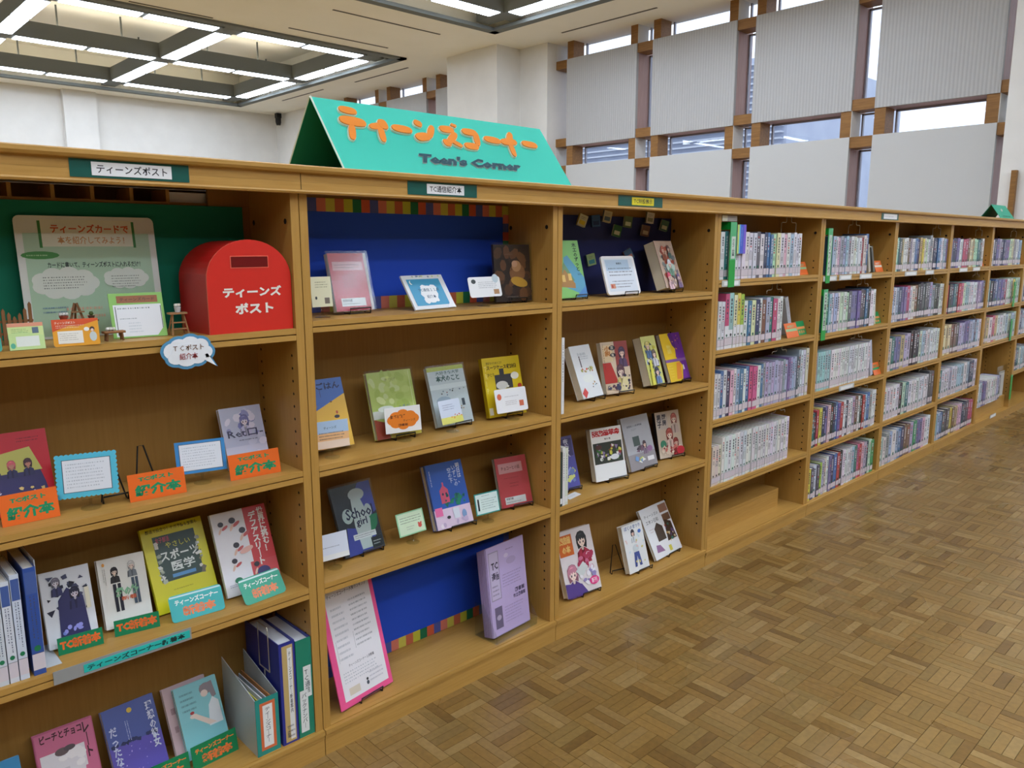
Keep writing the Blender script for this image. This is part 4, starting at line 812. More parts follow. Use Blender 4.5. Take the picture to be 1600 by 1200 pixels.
t = book('book', 'red notice book in a clear sleeve beside the teal bordered card', .800, .078, zB[2], -10, 18, .124, .166, .016, (210, 78, 84), red2, spine=(206, 206, 206), side='L'); jacket(t, .124, .166, .016); easel(.815, .06, zB[2], -10, 0, 'black wire easel under the red book beside the teal card', 1.2)
card('card', 'small teal bordered card with a black figure on a clear stand', .646, .052, zB[2], -6, 14, .093, .068, (50, 150, 140), lambda A: A.r(.04, .05, .96, .95, (212, 230, 226)).m(.26, .2, .9, .74, 5, (130, 160, 156), 4).r(.1, .2, .17, .66, (40, 44, 50)).e(.135, .7, .035, .04, (40, 44, 50)).m(.3, .82, .7, .9, 1, (70, 90, 90), 2), dz=.027); stand(.646, .054, zB[2] + .0003, 'clear stand under the teal bordered card')
# bottom
def pnk(A): A.r(.10, .05, .93, .955, (232, 230, 234)); A.t('ティーンズコーナー人気ランキング', .14, .885, .88, .92, (90, 90, 96)); A.m(.16, .36, .44, .82, 9, (176, 180, 188), 3); A.m(.5, .42, .86, .84, 10, (150, 154, 160), 4); A.r(.47, .42, .473, .56, (90, 90, 96)); A.r(.14, .36, .143, .54, (90, 90, 96)); A.t('ティーンズコーナー１月新着', .28, .30, .76, .325, (100, 100, 110)); A.m(.16, .18, .86, .28, 4, (186, 190, 198), 6); A.r(.2, .08, .40, .14, (214, 204, 186)); A.e(.55, .11, .025, .03, (70, 80, 90)); A.e(.55, .14, .02, .02, (50, 50, 56)); A.m(.6, .1, .86, .2, 3, (180, 180, 190), 3)
LAST = (.166, .036, zb, 9, 15, .004)
t = thing('display_board', 'tall hot pink board carrying a white ranking sheet', 'board', (.166, .036, zb + .0075), (-rad(15), 0, rad(9)))
G().box(-.0975, 0, 0, .0975, .004, .345, (236, 90, 146)).put('pink_board', MATTE, t); g = G(); pnk(Art(g, .195, .345)); g.put('ranking_sheet', PRINT, t); easel(.172, .018, zb, 9, 0, 'black wire easel under the tall hot pink board', 1.25)
t = thing('leaflet_stack', 'stack of lilac newsletters in a clear acrylic holder', 'leaflets', (.735, .036, zb + .0105), (-rad(7), 0, rad(4)))
LC = (190, 172, 216)
for k in range(5): G().box(-.093 - k * .001, -.0 + .003 + k * .0068, .0005, .089 - k * .001, .0092 + k * .0068, .298 - k * .003, (184 - k * 4, 166 - k * 4, 210 - k * 3)).put('newsletter', MATTE, t)
g = G(); g.box(-.09, .0, 0, .09, .0025, .30, LC); A = Art(g, .18, .30); A.r(.04, .40, .30, .94, (150, 140, 166)); A.r(.055, .41, .285, .93, (196, 184, 214)); A.t('TC', .10, .74, .27, .82, (50, 44, 70), bold=.03); A.t('通信', .09, .62, .28, .71, (50, 44, 70), bold=.03); A.m(.08, .44, .26, .58, 3, (120, 110, 140), 2); A.m(.36, .5, .9, .66, 5, (150, 136, 176), 5); A.e(.62, .78, .13, .07, (176, 160, 200)); A.e(.5, .85, .06, .04, (206, 194, 222)); A.m(.5, .90, .75, .93, 1, (90, 80, 110), 2); A.r(.09, .08, .28, .32, (110, 100, 130)); A.e(.185, .2, .06, .05, (176, 164, 190)); A.t('図書館', .66, .40, .92, .45, (60, 54, 80)); A.t('市立図書館', .60, .34, .93, .385, (60, 54, 80)); A.m(.35, .1, .9, .3, 6, (160, 146, 186), 6); g.put('front_newsletter', PRINT, t)
t = thing('acrylic_holder', 'clear acrylic leaflet holder under the lilac newsletters', 'holder', (.735, .012, zb + .0003), (0, 0, rad(4)))
G().box(-.10, 0, 0, .10, .10, .003).put('base_plate', ACRYL, t); G().box(-.10, .0, .0031, .10, .002, .030).put('front_lip', ACRYL, t)
for sx in (-.10, .098): g = G(); g.add([(sx, .0, .003), (sx, .10, .003), (sx, .10, .12), (sx, .06, .12), (sx, 0, .03), (sx + .002, .0, .003), (sx + .002, .10, .003), (sx + .002, .10, .12), (sx + .002, .06, .12), (sx + .002, 0, .03)], [(0, 4, 3, 2, 1), (5, 6, 7, 8, 9), (0, 5, 9, 4), (4, 9, 8, 3), (3, 8, 7, 2), (2, 7, 6, 1)]); g.put('side_wing', ACRYL, t)

# ================================================================ navy bay
zC = SH[2]
def mtn(A): A.r(0, 0, 1, 1, (132, 196, 110)); A.p([(.2, .2), (1, .0), (1, .34), (.5, .74), (.35, .7)], (90, 160, 190)); A.p([(.0, .3), (.32, .62), (.62, .3), (.5, .26)], (110, 150, 110)); A.p([(.0, .26), (.30, .50), (.62, .24), (.60, .16), (.0, .2)], (170, 126, 70)); A.r(.40, .30, .52, .42, (226, 190, 110)); A.r(.16, .28, .28, .4, (226, 190, 110)); A.e(.15, .8, .2, .08, (206, 216, 110)); A.t('木エのずっと', .74, .46, .90, .96, (34, 70, 40), True, .03); A.p([(.55, 0), (1, 0), (1, .2)], (80, 140, 200)); A.t('…', .78, .38, .9, .42, (34, 70, 40))
book('book', 'green picture book with a house and mountain painted on it', 1.050, .058, zC[0], 3, 15, .142, .198, .010, (126, 190, 104), mtn); easel(1.085, .040, zC[0], 3, 0, 'black wire easel under the green picture book')
def tab(A): A.r(.07, .08, .93, .93, (216, 224, 234)); A.r(.1, .62, .8, .9, (176, 200, 222)); A.t('書籍名', .42, .78, .58, .83, (60, 70, 90)); A.m(.16, .46, .86, .72, 3, (80, 84, 96), 3); A.m(.2, .16, .86, .38, 3, (90, 94, 106), 5); A.r(.12, .16, .26, .28, (206, 140, 110)); A.r(.15, .18, .19, .25, (180, 60, 60))
card('tablet_sign', 'white rounded notice card with pale blue text panel', 1.321, .056, zC[0], 0, 18, .188, .143, (234, 234, 236), tab, th=.007, cat='card', dz=.006, rnd=.012); easel(1.35, .034, zC[0], 0, 0, 'black wire easel under the white rounded notice card', 1.2)
def thk(A): A.r(0, 0, 1, 1, (196, 170, 150)); A.shards(60, [(180, 90, 70), (120, 130, 130), (206, 190, 170), (160, 70, 60), (110, 110, 120)], .05, .1, .95, .95, .06, .13, 2); A.fig(.34, .80, .12, (196, 110, 90), (150, 80, 60)); A.fig(.66, .82, .11, (100, 80, 80), (90, 120, 120)); A.e(.5, .42, .25, .14, (176, 196, 186)); A.fig(.48, .5, .14, (216, 216, 226), (110, 150, 130)); A.fig(.26, .22, .14, (206, 80, 110), (226, 190, 200)); A.fig(.76, .2, .12, (110, 96, 140), (130, 110, 150)); A.blobs(12, [(226, 200, 190), (150, 130, 140)], .1, .02, .9, .2, .04, .07, 5)
book('book', 'thick manga omnibus with crowded character cover, beside the notice card', 1.634, .058, zC[0], 7, 20, .140, .190, .046, (30, 28, 30), thk, side='R'); easel(1.65, .036, zC[0], 7, 0, 'black wire easel under the thick manga omnibus')
# hanging miniature books
MB = [(1.214, 1.441, (206, 206, 180), (226, 206, 80), 20, 'cream and yellow'), (1.300, 1.440, (60, 96, 150), (40, 60, 110), -5, 'blue'), (1.357, 1.457, (196, 186, 150), (90, 110, 130), 12, 'beige and slate'), (1.415, 1.406, (60, 110, 70), (200, 200, 170), 14, 'forest green'), (1.483, 1.440, (96, 116, 80), (200, 206, 180), 8, 'olive green'), (1.622, 1.458, (206, 200, 190), (140, 140, 120), 8, 'pale grey'), (1.593, 1.408, (120, 90, 80), (190, 176, 150), 10, 'brown'), (1.715, 1.430, (80, 116, 100), (206, 206, 180), 15, 'green and cream'), (1.282, 1.300, (150, 170, 110), (70, 130, 130), -14, 'lime and teal'), (1.512, 1.318, (66, 100, 130), (176, 120, 110), -30, 'navy and rose')]
for x, z, c1, c2, rot, nm in MB:
    t = thing('miniature_book', nm + ' miniature paper book fixed to the navy board', 'miniature book', (x, D - .034, z - .02), (0, rad(rot), rad(-22)), 'miniature paper books on the navy board')
    g = G(); g.box(-.017, 0, 0, .017, .001, .042, c1); g.box(-.017, .001, 0, -.016, .010, .042, c2); g.box(-.017, .0101, 0, .017, .0111, .042, c1); A = Art(g, .034, .042); A.r(.15, .15, .85, .5, c2); A.m(.2, .6, .8, .85, 2, (90, 90, 90), 2); g.put('cover', MATTE, t)
    G().box(-.0158, .0012, .001, .0165, .0098, .041, (220, 216, 196)).put('pages', MATTE, t)
# second
def wbk(A): A.t('君の飲み物を', .30, .80, .70, .86, (170, 180, 186)); A.m(.4, .72, .8, .8, 2, (150, 160, 170), 3); A.r(.32, .58, .37, .76, (80, 70, 76)); A.e(.345, .78, .03, .025, (80, 70, 76)); A.shards(12, [(206, 90, 70), (160, 160, 90), (190, 130, 110), (196, 190, 120)], .25, .45, .9, .62, .05, .08, 4); A.e(.5, .36, .26, .13, (226, 230, 224)); A.p([(.02, .1), (.2, .2), (.3, .1), (.14, .0)], (206, 70, 66)); A.shards(6, [(80, 80, 80), (180, 140, 80), (150, 190, 200)], .2, .12, .9, .34, .03, .05, 6)
book('book', 'white paperback with small scattered tea-party pictures', 1.174, .072, zC[1], 4, 22, .120, .194, .030, (222, 226, 228), wbk, side='R'); easel(1.20, .050, zC[1], 4, 0, 'black wire easel under the white tea-party paperback')
def omg(A): A.r(0, 0, 1, 1, (206, 186, 160)); A.r(.5, .5, 1, 1, (150, 70, 66)); A.p([(.0, .60), (.3, .60), (.5, .2), (.0, .2)], (176, 56, 50)); A.r(.05, .62, .40, .94, (222, 200, 160)); A.t('小説', .12, .72, .34, .92, (190, 120, 50), True, .05); A.e(.42, .88, .12, .07, (50, 46, 56)); A.e(.42, .74, .11, .06, (50, 46, 56)); A.t('百', .36, .85, .46, .91, (226, 220, 200)); A.t('鬼', .36, .71, .46, .77, (226, 220, 200)); A.fig(.76, .78, .17, (74, 60, 84), (90, 70, 100)); A.fig(.62, .42, .20, (90, 60, 70), (206, 190, 120), (238, 214, 196)); A.shards(22, [(70, 74, 100), (90, 60, 80), (210, 190, 160), (120, 100, 130)], .04, .02, .96, .24, .06, .13, 3); A.p([(.5, .02), (.8, .04), (.92, .26), (.7, .34)], (222, 210, 160)); A.shards(16, [(120, 90, 110), (226, 210, 190), (60, 56, 76)], .5, .02, .98, .4, .03, .07, 8); A.m(.03, .3, .08, .96, 1, (90, 50, 40), 3, True)
book('book', 'russet manga novel with two dark-haired figures on its cover', 1.328, .074, zC[1], -9, 14, .131, .194, .022, (196, 176, 150), omg); easel(1.35, .054, zC[1], -9, 0, 'black wire easel under the russet manga novel', 1.2)
def com(A): A.r(0, 0, 1, 1, (206, 206, 120)); A.shards(44, [(60, 90, 130), (110, 96, 90), (226, 220, 200), (196, 190, 60), (60, 60, 80), (150, 170, 196)], .05, .04, .95, .96, .08, .2, 3); A.fig(.35, .8, .2, (200, 186, 110), (80, 110, 150)); A.fig(.66, .62, .2, (106, 90, 80), (206, 206, 216)); A.fig(.6, .26, .2, (56, 60, 84), (110, 140, 190)); A.p([(.1, .0), (.3, .0), (.36, .5), (.22, .5)], (216, 212, 80))
book('book', 'narrow-looking comic volume in yellow, white and blue, very thick', 1.552, .066, zC[1], 2, 18, .096, .194, .038, (40, 40, 46), com, side='R'); easel(1.565, .044, zC[1], 2, 0, 'black wire easel under the thick yellow and blue comic')
def pur(A): A.r(0, 0, 1, 1, (226, 190, 40)); A.p([(.45, 1), (1, 1), (1, .0), (.62, .0), (.78, .3), (.55, .5), (.62, .7)], (104, 46, 140)); A.p([(.4, .98), (.6, 1), (.7, .6), (.5, .74)], (90, 40, 120)); A.r(0, .40, 1, .46, (130, 90, 150)); A.t('物語', .2, .58, .4, .76, (236, 216, 120), True); A.p([(.34, .04), (.6, .04), (.7, .38), (.5, .38)], (226, 140, 60)); A.p([(.66, .05), (.9, .05), (.84, .3)], (120, 56, 160)); A.p([(.76, .22), (.84, .22), (.82, .32), (.78, .32)], (236, 226, 236)); A.m(.1, .08, .3, .36, 5, (236, 206, 90), 3); A.blobs(10, [(222, 150, 80), (80, 30, 110)], .5, .6, .9, .95, .02, .04, 5)
book('book', 'bright yellow and purple paperback at the end of its shelf', 1.714, .070, zC[1], 0, 20, .138, .200, .018, (70, 50, 96), pur, side='R'); easel(1.745, .048, zC[1], 0, 0, 'black wire easel under the yellow and purple paperback')
def thin(x, zz, th, hh, c, label, y=.004, a_=None):
    t = thing('book', label, 'book', (x, y, zz + .0004)); g = G(); g.box(-th / 2, 0, 0, th / 2, .001, hh, c); g.box(-th / 2, .001, 0, -th / 2 + .001, .15, hh, c); g.box(th / 2 - .001, .001, 0, th / 2, .15, hh, c)
    A = Art(g, th, hh); A.m(.25, .3, .8, .9, 1, (80, 80, 90), 3, True); A.r(.1, .05, .9, .15, (232, 232, 232)); 
    if a_: a_(A)
    g.put('cover', PRINT, t); G().box(-th / 2 + .0011, .0012, .003, th / 2 - .0011, .148, hh - .003, (222, 220, 210)).put('page_block', MATTE, t)
thin(.933, zC[1], .013, .255, (222, 224, 226), 'tall thin white booklet standing at the bookcase side', .002)
thin(.931, zC[2], .012, .19, (50, 66, 60), 'thin dark-spined booklet standing against the bookcase side', .002); thin(.945, zC[2], .014, .205, (226, 228, 226), 'thin white booklet second from the bookcase side', .004); thin(.961, zC[2], .015, .200, (216, 222, 206), 'thin white and lime booklet third from the bookcase side', .006)
def blb(A): A.r(0, .6, 1, 1, (96, 92, 150)); A.r(.5, .62, .95, .95, (70, 66, 110)); A.t('夜空へ', .62, .6, .82, .95, (206, 206, 226), True); A.shards(18, [(86, 96, 190), (150, 160, 220), (110, 130, 180), (200, 206, 120)], .05, .05, .95, .55, .08, .16, 4)
book('book', 'violet-blue paperback behind the three thin booklets', 1.068, .090, zC[2], -4, 17, .118, .192, .012, (86, 86, 160), blb); easel(1.09, .074, zC[2], -4, 0, 'black wire easel under the violet-blue paperback'); card('card', 'small white label card lying before the violet-blue paperback', 1.045, .038, zC[2], 10, 84, .075, .028, (222, 222, 222), lambda A: A.m(.1, .3, .9, .7, 1, (180, 180, 186), 2))
def lib(A): A.t('図書館革命', .05, .84, .95, .96, (196, 36, 40), bold=.07); A.t('有川 浩', .42, .765, .62, .80, (90, 60, 50), bold=.03); A.r(.04, .32, .96, .72, (60, 66, 60)); A.shards(50, [(60, 110, 60), (150, 60, 60), (226, 226, 220), (90, 130, 70), (150, 130, 170), (40, 40, 46), (206, 206, 90)], .06, .34, .94, .70, .04, .09, 3); A.e(.2, .64, .1, .06, (90, 60, 56)); A.e(.68, .42, .14, .07, (222, 224, 226)); A.r(0, 0, 1, .31, (234, 236, 236))
book('book', 'white library novel with heavy red title characters', 1.276, .064, zC[2], -10, 13, .150, .196, .026, (234, 232, 228), lib, spine=(90, 70, 60), side='R'); easel(1.31, .042, zC[2], -10, 0, 'black wire easel under the white novel with red title', 1.5)
def gry(A): A.r(0, .3, 1, 1, (176, 178, 184)); A.r(0, 0, 1, .3, (150, 146, 150)); A.t('放課後と小鳥博物館', .16, .80, .72, .84, (90, 92, 100)); A.m(.3, .73, .5, .77, 2, (120, 122, 130), 2); A.r(.28, .44, .52, .62, (76, 92, 90)); A.shards(12, [(60, 56, 70), (120, 90, 110), (90, 80, 90)], .22, .28, .9, .46, .05, .1, 3); A.fig(.66, .44, .09, (80, 60, 70), (140, 120, 140)); A.shards(8, [(226, 226, 226), (200, 206, 90), (110, 150, 200)], .14, .08, .6, .26, .05, .1, 6); A.e(.82, .34, .1, .07, (150, 110, 150)); A.r(.66, .12, .9, .2, (226, 224, 226))
book('book', 'grey paperback picturing a desk with books and a screen', 1.490, .070, zC[2], 0, 18, .170, .210, .016, (170, 172, 178), gry); easel(1.53, .048, zC[2], 0, 0, 'black wire easel under the grey desk-scene paperback', 1.3)
def boy(A): A.r(0, 0, 1, 1, (206, 190, 170)); A.r(.03, .62, .5, .97, (196, 186, 176)); A.t('男子', .06, .66, .24, .94, (50, 54, 70), True, .03); A.t('厨房', .27, .70, .44, .94, (50, 54, 70), True, .03); A.fig(.76, .82, .17, (190, 110, 100), (200, 180, 170), (240, 220, 200)); A.fig(.5, .5, .19, (176, 90, 80), (226, 200, 190), (240, 218, 200)); A.e(.2, .3, .12, .12, (70, 140, 110)); A.fig(.72, .3, .15, (150, 70, 66), (206, 60, 70)); A.shards(40, [(206, 120, 110), (230, 200, 180), (150, 60, 60), (226, 210, 190)], .05, .03, .95, .30, .04, .1, 6); A.e(.86, .12, .16, .12, (206, 60, 74))
book('book', 'rose and beige manga novel standing nearest the bookcase end', 1.712, .098, zC[2], -8, 13, .141, .191, .016, (40, 40, 46), boy, side='L'); easel(1.76, .080, zC[2], -10, 0, 'black wire easel under the rose and beige manga novel', 1.2)
def pmg(A): A.r(0, 0, 1, 1, (222, 214, 214)); A.r(.02, .62, .42, .94, (214, 110, 50)); A.t('図書館', .06, .80, .38, .92, (240, 200, 120), bold=.05); A.t('の本', .1, .66, .34, .78, (240, 200, 120), bold=.05); A.fig(.68, .80, .20, (54, 56, 60), (166, 50, 70), (242, 220, 204)); A.fig(.26, .34, .20, (196, 130, 150), (96, 66, 130), (244, 222, 210)); A.blobs(14, [(200, 110, 140), (226, 190, 206), (176, 60, 90)], .4, .35, .9, .6, .06, .1, 4); A.p([(.35, .36), (.6, .48), (.72, .38), (.5, .24)], (206, 212, 210)); A.blobs(10, [(230, 226, 232), (150, 140, 190)], .4, .1, .95, .36, .05, .09, 5); A.e(.82, .15, .14, .09, (226, 60, 130)); A.t('新刊', .74, .11, .9, .19, (240, 226, 236)); A.p([(0, 0), (.6, 0), (.45, .16), (.0, .22)], (90, 70, 140))
book('book', 'large manga volume with black-haired and pink-haired girls', 1.116, .048, zb, -5, 18, .172, .238, .024, (216, 196, 180), pmg, side='R'); easel(1.15, .026, zb, -5, 0, 'black wire easel under the large manga volume with two girls', 1.4)
easel(1.37, .100, zb, -18, 0, 'black wire easel standing empty on the bottom shelf', 1.0)
def bmn(A): A.r(0, 0, 1, 1, (226, 228, 228)); A.t('ぼくのまつり', .12, .88, .9, .97, (120, 140, 180), bold=.03); A.fig(.48, .80, .12, (50, 46, 56), (214, 222, 226)); A.p([(.38, .40), (.62, .40), (.68, .10), (.56, .10), (.5, .32), (.42, .10), (.32, .10)], (70, 86, 150)); A.e(.5, .48, .15, .12, (206, 214, 216)); A.blobs(14, [(214, 206, 120), (200, 220, 226), (226, 196, 190)], .08, .1, .92, .8, .03, .06, 3); A.e(.8, .8, .08, .06, (70, 110, 190))
book('book', 'white paperback with a drawn young man in blue jeans', 1.430, .036, zb, -1, 16, .124, .187, .022, (228, 226, 218), bmn, side='R'); easel(1.455, .012, zb, -1, 0, 'black wire easel under the blue jeans paperback', 1.3)
def wht(A): A.r(0, 0, 1, 1, (226, 228, 230)); A.t('ティーンズの', .1, .80, .62, .87, (110, 116, 120)); A.t('エホン日和', .1, .68, .55, .76, (100, 106, 110)); A.r(.68, .80, .98, .96, (150, 110, 90)); A.r(.70, .62, .98, .76, (110, 80, 60)); A.p([(.30, .3), (.6, .3), (.6, .56), (.44, .66), (.30, .56)], (70, 56, 46)); A.p([(.62, .24), (.96, .24), (.94, .58), (.72, .66)], (60, 44, 34)); A.shards(20, [(190, 150, 80), (150, 60, 50), (206, 190, 150), (50, 110, 100), (90, 70, 110)], .62, .14, .96, .58, .03, .06, 4); A.p([(.12, .12), (.4, .1), (.3, .24), (.16, .26)], (150, 110, 150)); A.r(.56, .05, .66, .16, (206, 196, 80)); A.r(.68, .05, .96, .22, (226, 228, 230)); A.m(.12, .5, .28, .6, 2, (190, 170, 170), 2)
book('book', 'large white paperback with dark photo collage, propped at an angle', 1.655, .054, zb, 4, 27, .200, .211, .012, (228, 230, 232), wht); easel(1.70, .034, zb, 4, 0, 'black wire easel under the photo-collage paperback', 1.3)

# ================================================================ rows of upright books
CC = dict(w=((226, 227, 232), 'white'), o=((214, 210, 196), 'off-white'), g=((150, 156, 168), 'grey'), l=((166, 190, 216), 'light blue'), b=((64, 108, 166), 'blue'), n=((38, 46, 84), 'navy'), k=((40, 40, 46), 'black'),
          p=((226, 176, 196), 'pale pink'), m=((186, 56, 100), 'magenta'), r=((186, 50, 56), 'red'), y=((222, 206, 70), 'yellow'), Y=((226, 224, 178), 'pale yellow'), v=((116, 104, 164), 'violet'), V=((176, 170, 204), 'lavender'),
          G=((56, 150, 90), 'green'), L=((150, 200, 60), 'lime'), e=((192, 222, 196), 'mint'), t=((44, 110, 112), 'dark teal'), T=((160, 206, 206), 'pale teal'), a=((196, 164, 110), 'tan'), B=((112, 76, 60), 'brown'), d=((76, 78, 88), 'charcoal'), s=((214, 90, 140), 'rose'))
ORD = 'first second third fourth fifth sixth seventh eighth ninth tenth eleventh twelfth thirteenth fourteenth fifteenth sixteenth seventeenth eighteenth nineteenth twentieth twenty-first twenty-second twenty-third twenty-fourth twenty-fifth twenty-sixth twenty-seventh twenty-eighth twenty-ninth thirtieth thirty-first thirty-second thirty-third thirty-fourth thirty-fifth thirty-sixth'.split()
SN = ['top', 'second', 'third', 'fourth', 'bottom']
BN = {3: 'first packed bookcase', 4: 'second packed bookcase', 5: 'third packed bookcase'}
def spine_geo(g, x, z, th, hh, c, two, R, y0=.010, dep=.128):
    q = th / 2; top = c
    g.box(x - q, y0, z, x + q, y0 + .0012, z + hh, c); g.box(x - q, y0 + .0012, z, x - q + .001, y0 + dep, z + hh, c); g.box(x + q - .001, y0 + .0012, z, x + q, y0 + dep, z + hh, c)
    A = Art(g, th, hh, y0, x - q, z)
    if two: A.r(0, 0, 1, .42, (226, 227, 232))
    lum = sum(c) / 3; ink = (60, 62, 76) if lum > 130 else (206, 208, 216)
    v = .90; 
    for k in range(R.randint(4, 7)):
        l_ = R.uniform(.03, .055); A.r(.34, v - l_, .66, v, ink if R.random() > .12 else (190, 80, 80)); v -= l_ + R.uniform(.012, .02)
    if R.random() < .35: A.r(0, R.uniform(.3, .5), 1, R.uniform(.52, .6), tuple(min(255, int(k_ * .75 + 30)) for k_ in c))
    v -= .05
    for k in range(R.randint(1, 3)): A.r(.40, v - .022, .60, v, ink); v -= .034
    A.r(0, .065, 1, .205, (210, 200, 208)); A.r(0, .063, 1, .067, (70, 70, 80)); A.r(0, .203, 1, .208, (70, 70, 80)); A.e(.5, .245, .20, .20, (30, 100, 80) if R.random() < .6 else (50, 50, 60), n=8)
    if R.random() < .6: A.r(.9, .0, 1, 1, tuple(int(k_ * .7) for k_ in c))
def row(bay, si, x0, x1, cols, hh, hs={}, two=(), single=True, dep=.128):
    R = random.Random(bay * 10 + si); z = (SH[bay] + [ZB[bay]])[si] + .0004; n = len(cols)
    ws = [R.uniform(.8, 1.2) for _ in cols]; k_ = (x1 - x0) / sum(ws); x = x0; big_ = None
    if not single: big_ = (G(), G())
    for i, ch in enumerate(cols):
        th = ws[i] * k_ - .0006; xc = x + ws[i] * k_ / 2; x += ws[i] * k_; h_ = hs.get(i, hh) + R.uniform(-.006, .006) * (0 if hh in (.1951, .2001) else 1); c, nm = CC[ch]; y0 = .008 + R.uniform(0, .006)
        c = tuple(max(0, min(255, int(q * .86 + 28 + R.uniform(-8, 8)))) for q in c)
        if single:
            t = thing('book', '%s-spined book, %s from the left on the %s shelf, %s' % (nm, ORD[i], SN[si], BN[bay]), 'book', (xc, 0, z), group='books on the %s shelf of the %s' % (SN[si], BN[bay]))
            g = G(); spine_geo(g, 0, 0, th, h_, c, i in two, R, y0, dep); g.put('cover', PRINT, t)
            G().box(-th / 2 + .0011, y0 + .0014, .003, th / 2 - .0011, y0 + dep - .002, h_ - .0035, (220, 218, 210)).put('page_block', MATTE, t)
        else:
            spine_geo(big_[0], xc, z, th, h_, c, i in two, R, y0, dep); big_[1].box(xc - th / 2 + .0011, y0 + .0014, z + .003, xc + th / 2 - .0011, y0 + dep - .002, z + h_ - .0035, (220, 218, 210))
    return big_
row(3, 0, 1.874, 2.560, 'wtwYwwwwwwdwnbbeYwpwlwww', .190)
row(3, 1, 1.874, 2.418, 'wwmTYyLwbYnwBVtmww', .194, {2: .226, 3: .226, 4: .226, 5: .226, 6: .226}, (2, 3, 4, 5, 6))
row(3, 2, 1.874, 2.700, 'wwbwnpwlbwbssswbgVVVVVVgVvVlldgwwo', .196, {29: .20, 30: .222, 31: .222, 32: .224, 33: .226})
row(3, 3, 1.874, 2.545, 'ooo' + 'w' * 22 + 'ww', .2001, {0: .172, 1: .172, 2: .172, 25: .205, 26: .205})
row(4, 0, 2.850, 3.300, 'blwpgllgwowwrob', .186, {14: .205, 13: .19})
row(4, 1, 2.850, 3.440, 'tlwlwewedvvvddbkww', .196, {14: .205, 15: .207})
row(4, 2, 2.778, 3.425, 'gTTTTT' + 'w' * 17, .1951)
row(4, 3, 2.778, 3.565, 'tkrynvpknbvrwdwwVBwkrlbgww', .196, {0: .175, 1: .175, 2: .19, 25: .205, 24: .21})
row(4, 4, 2.778, 3.580, 'ydwdLVowvnbrkwwwwltsrpVneG', .192, {0: .17, 1: .17, 2: .17, 3: .172, 4: .175})
row(5, 0, 3.668, 4.500, 'etdawwBVwlbnayoewgwnnblwlv', .186, {17: .205})
row(5, 1, 3.668, 4.500, 'lwlnvvmwoBkkdddVgkkww', .196, {6: .20, 10: .205, 11: .205, 12: .205, 13: .207, 14: .207, 15: .207})
row(5, 2, 3.668, 4.495, 'otvvaVVkkkelwwwwww', .194, {7: .21, 8: .21, 9: .21})
rest = (G(), G())
def merge(b):
    for A_, B_ in zip(rest, b): n = len(A_.v); A_.v += B_.v; A_.f += [tuple(i + n for i in f) for f in B_.f]; A_.c += B_.c
merge(row(5, 3, 3.668, 4.47, 'wwwwwketwwwwwwwwdd', .194, {16: .215, 17: .215}, single=False)); merge(row(5, 4, 3.668, 4.48, 'ewglwlbnBBVGvvpww', .192, {0: .17, 1: .17}, single=False))
GR = [('vnnvwgmmBYaeetdw', .186), ('rkntdrseTTwwwVVvd', .19), ('YaYBBkVVvvVlnlw', .195), ('twwwVwwlllwlnnw', .19), ('TlbdddyBappnndmm', .185)]
for k, (c, h_) in enumerate(GR): merge(row(6, k, 4.560, (5.22, 5.335, 5.335, 5.335, 5.335)[k], c, h_, single=False))
HR = [('wnvVnnvveYgwbl', .188), ('Tknbvvmwewyee', .19), ('Bawmawwwlele', .19)]
for k, (c, h_) in enumerate(HR): merge(row(7, k, 5.405, (6.14, 6.20, 6.20)[k], c, h_, single=False))
SH[7] = SH[7] + [.166]; merge(row(7, 3, 5.405, 5.98, 'wlvvwwwwwVd', .185, single=False))
for k, (c, h_) in enumerate((('wnvlwgwt', .19), ('wdtwanlw', .19), ('wnlwvtdw', .19), ('ntwlgdwv', .18))): merge(row(8, k, 6.27, 6.75, c, h_, single=False))
t = thing('distant_books', 'tightly packed upright books filling the farthest bookcases', 'books', (0, 0, 0)); t['kind'] = 'stuff'
o = rest[0].put('covers', PRINT, t); o['kind'] = 'stuff'; o = rest[1].put('page_blocks', MATTE, t); o['kind'] = 'stuff'
# a pair of books leaning, single fronts at the row ends
def leaner(x, z, ang, th, hh, c, label, y=.02, pages=(206, 200, 180)):
    t = thing('book', label, 'book', (x, y, z + .0006 + th * math.sin(rad(ang))), (0, -rad(ang), 0)); g = G(); g.box(-th, 0, 0, 0, .001, hh, c); g.box(-th, .001, 0, -th + .001, .12, hh, c); g.box(-.001, .001, 0, 0, .12, hh, c); A = Art(g, th, hh, 0, -th, 0); A.m(.2, .3, .8, .9, 2, (110, 110, 120), 3, True); g.put('cover', PRINT, t)
    G().box(-th + .0012, .0012, .003, -.0012, .118, hh - .003, pages).put('page_block', MATTE, t)
leaner(2.622, SH[3][1], 20, .030, .19, (186, 190, 198), 'grey-silver book leaning against the second-shelf row, first packed bookcase', y=.062); leaner(3.375, SH[4][0], 16, .024, .15, (190, 184, 168), 'worn beige book leaning beside the tall blue book'); leaner(3.43, SH[4][0], 22, .020, .145, (96, 96, 90), 'dark book leaning behind the orange card, top shelf'); leaner(3.510, SH[4][2], 14, .030, .205, (190, 196, 216), 'large pale blue book leaning at the end of the white series'); leaner(3.49, SH[4][1], 8, .014, .15, (206, 196, 176), 'thin beige book leaning beside the green striped card')
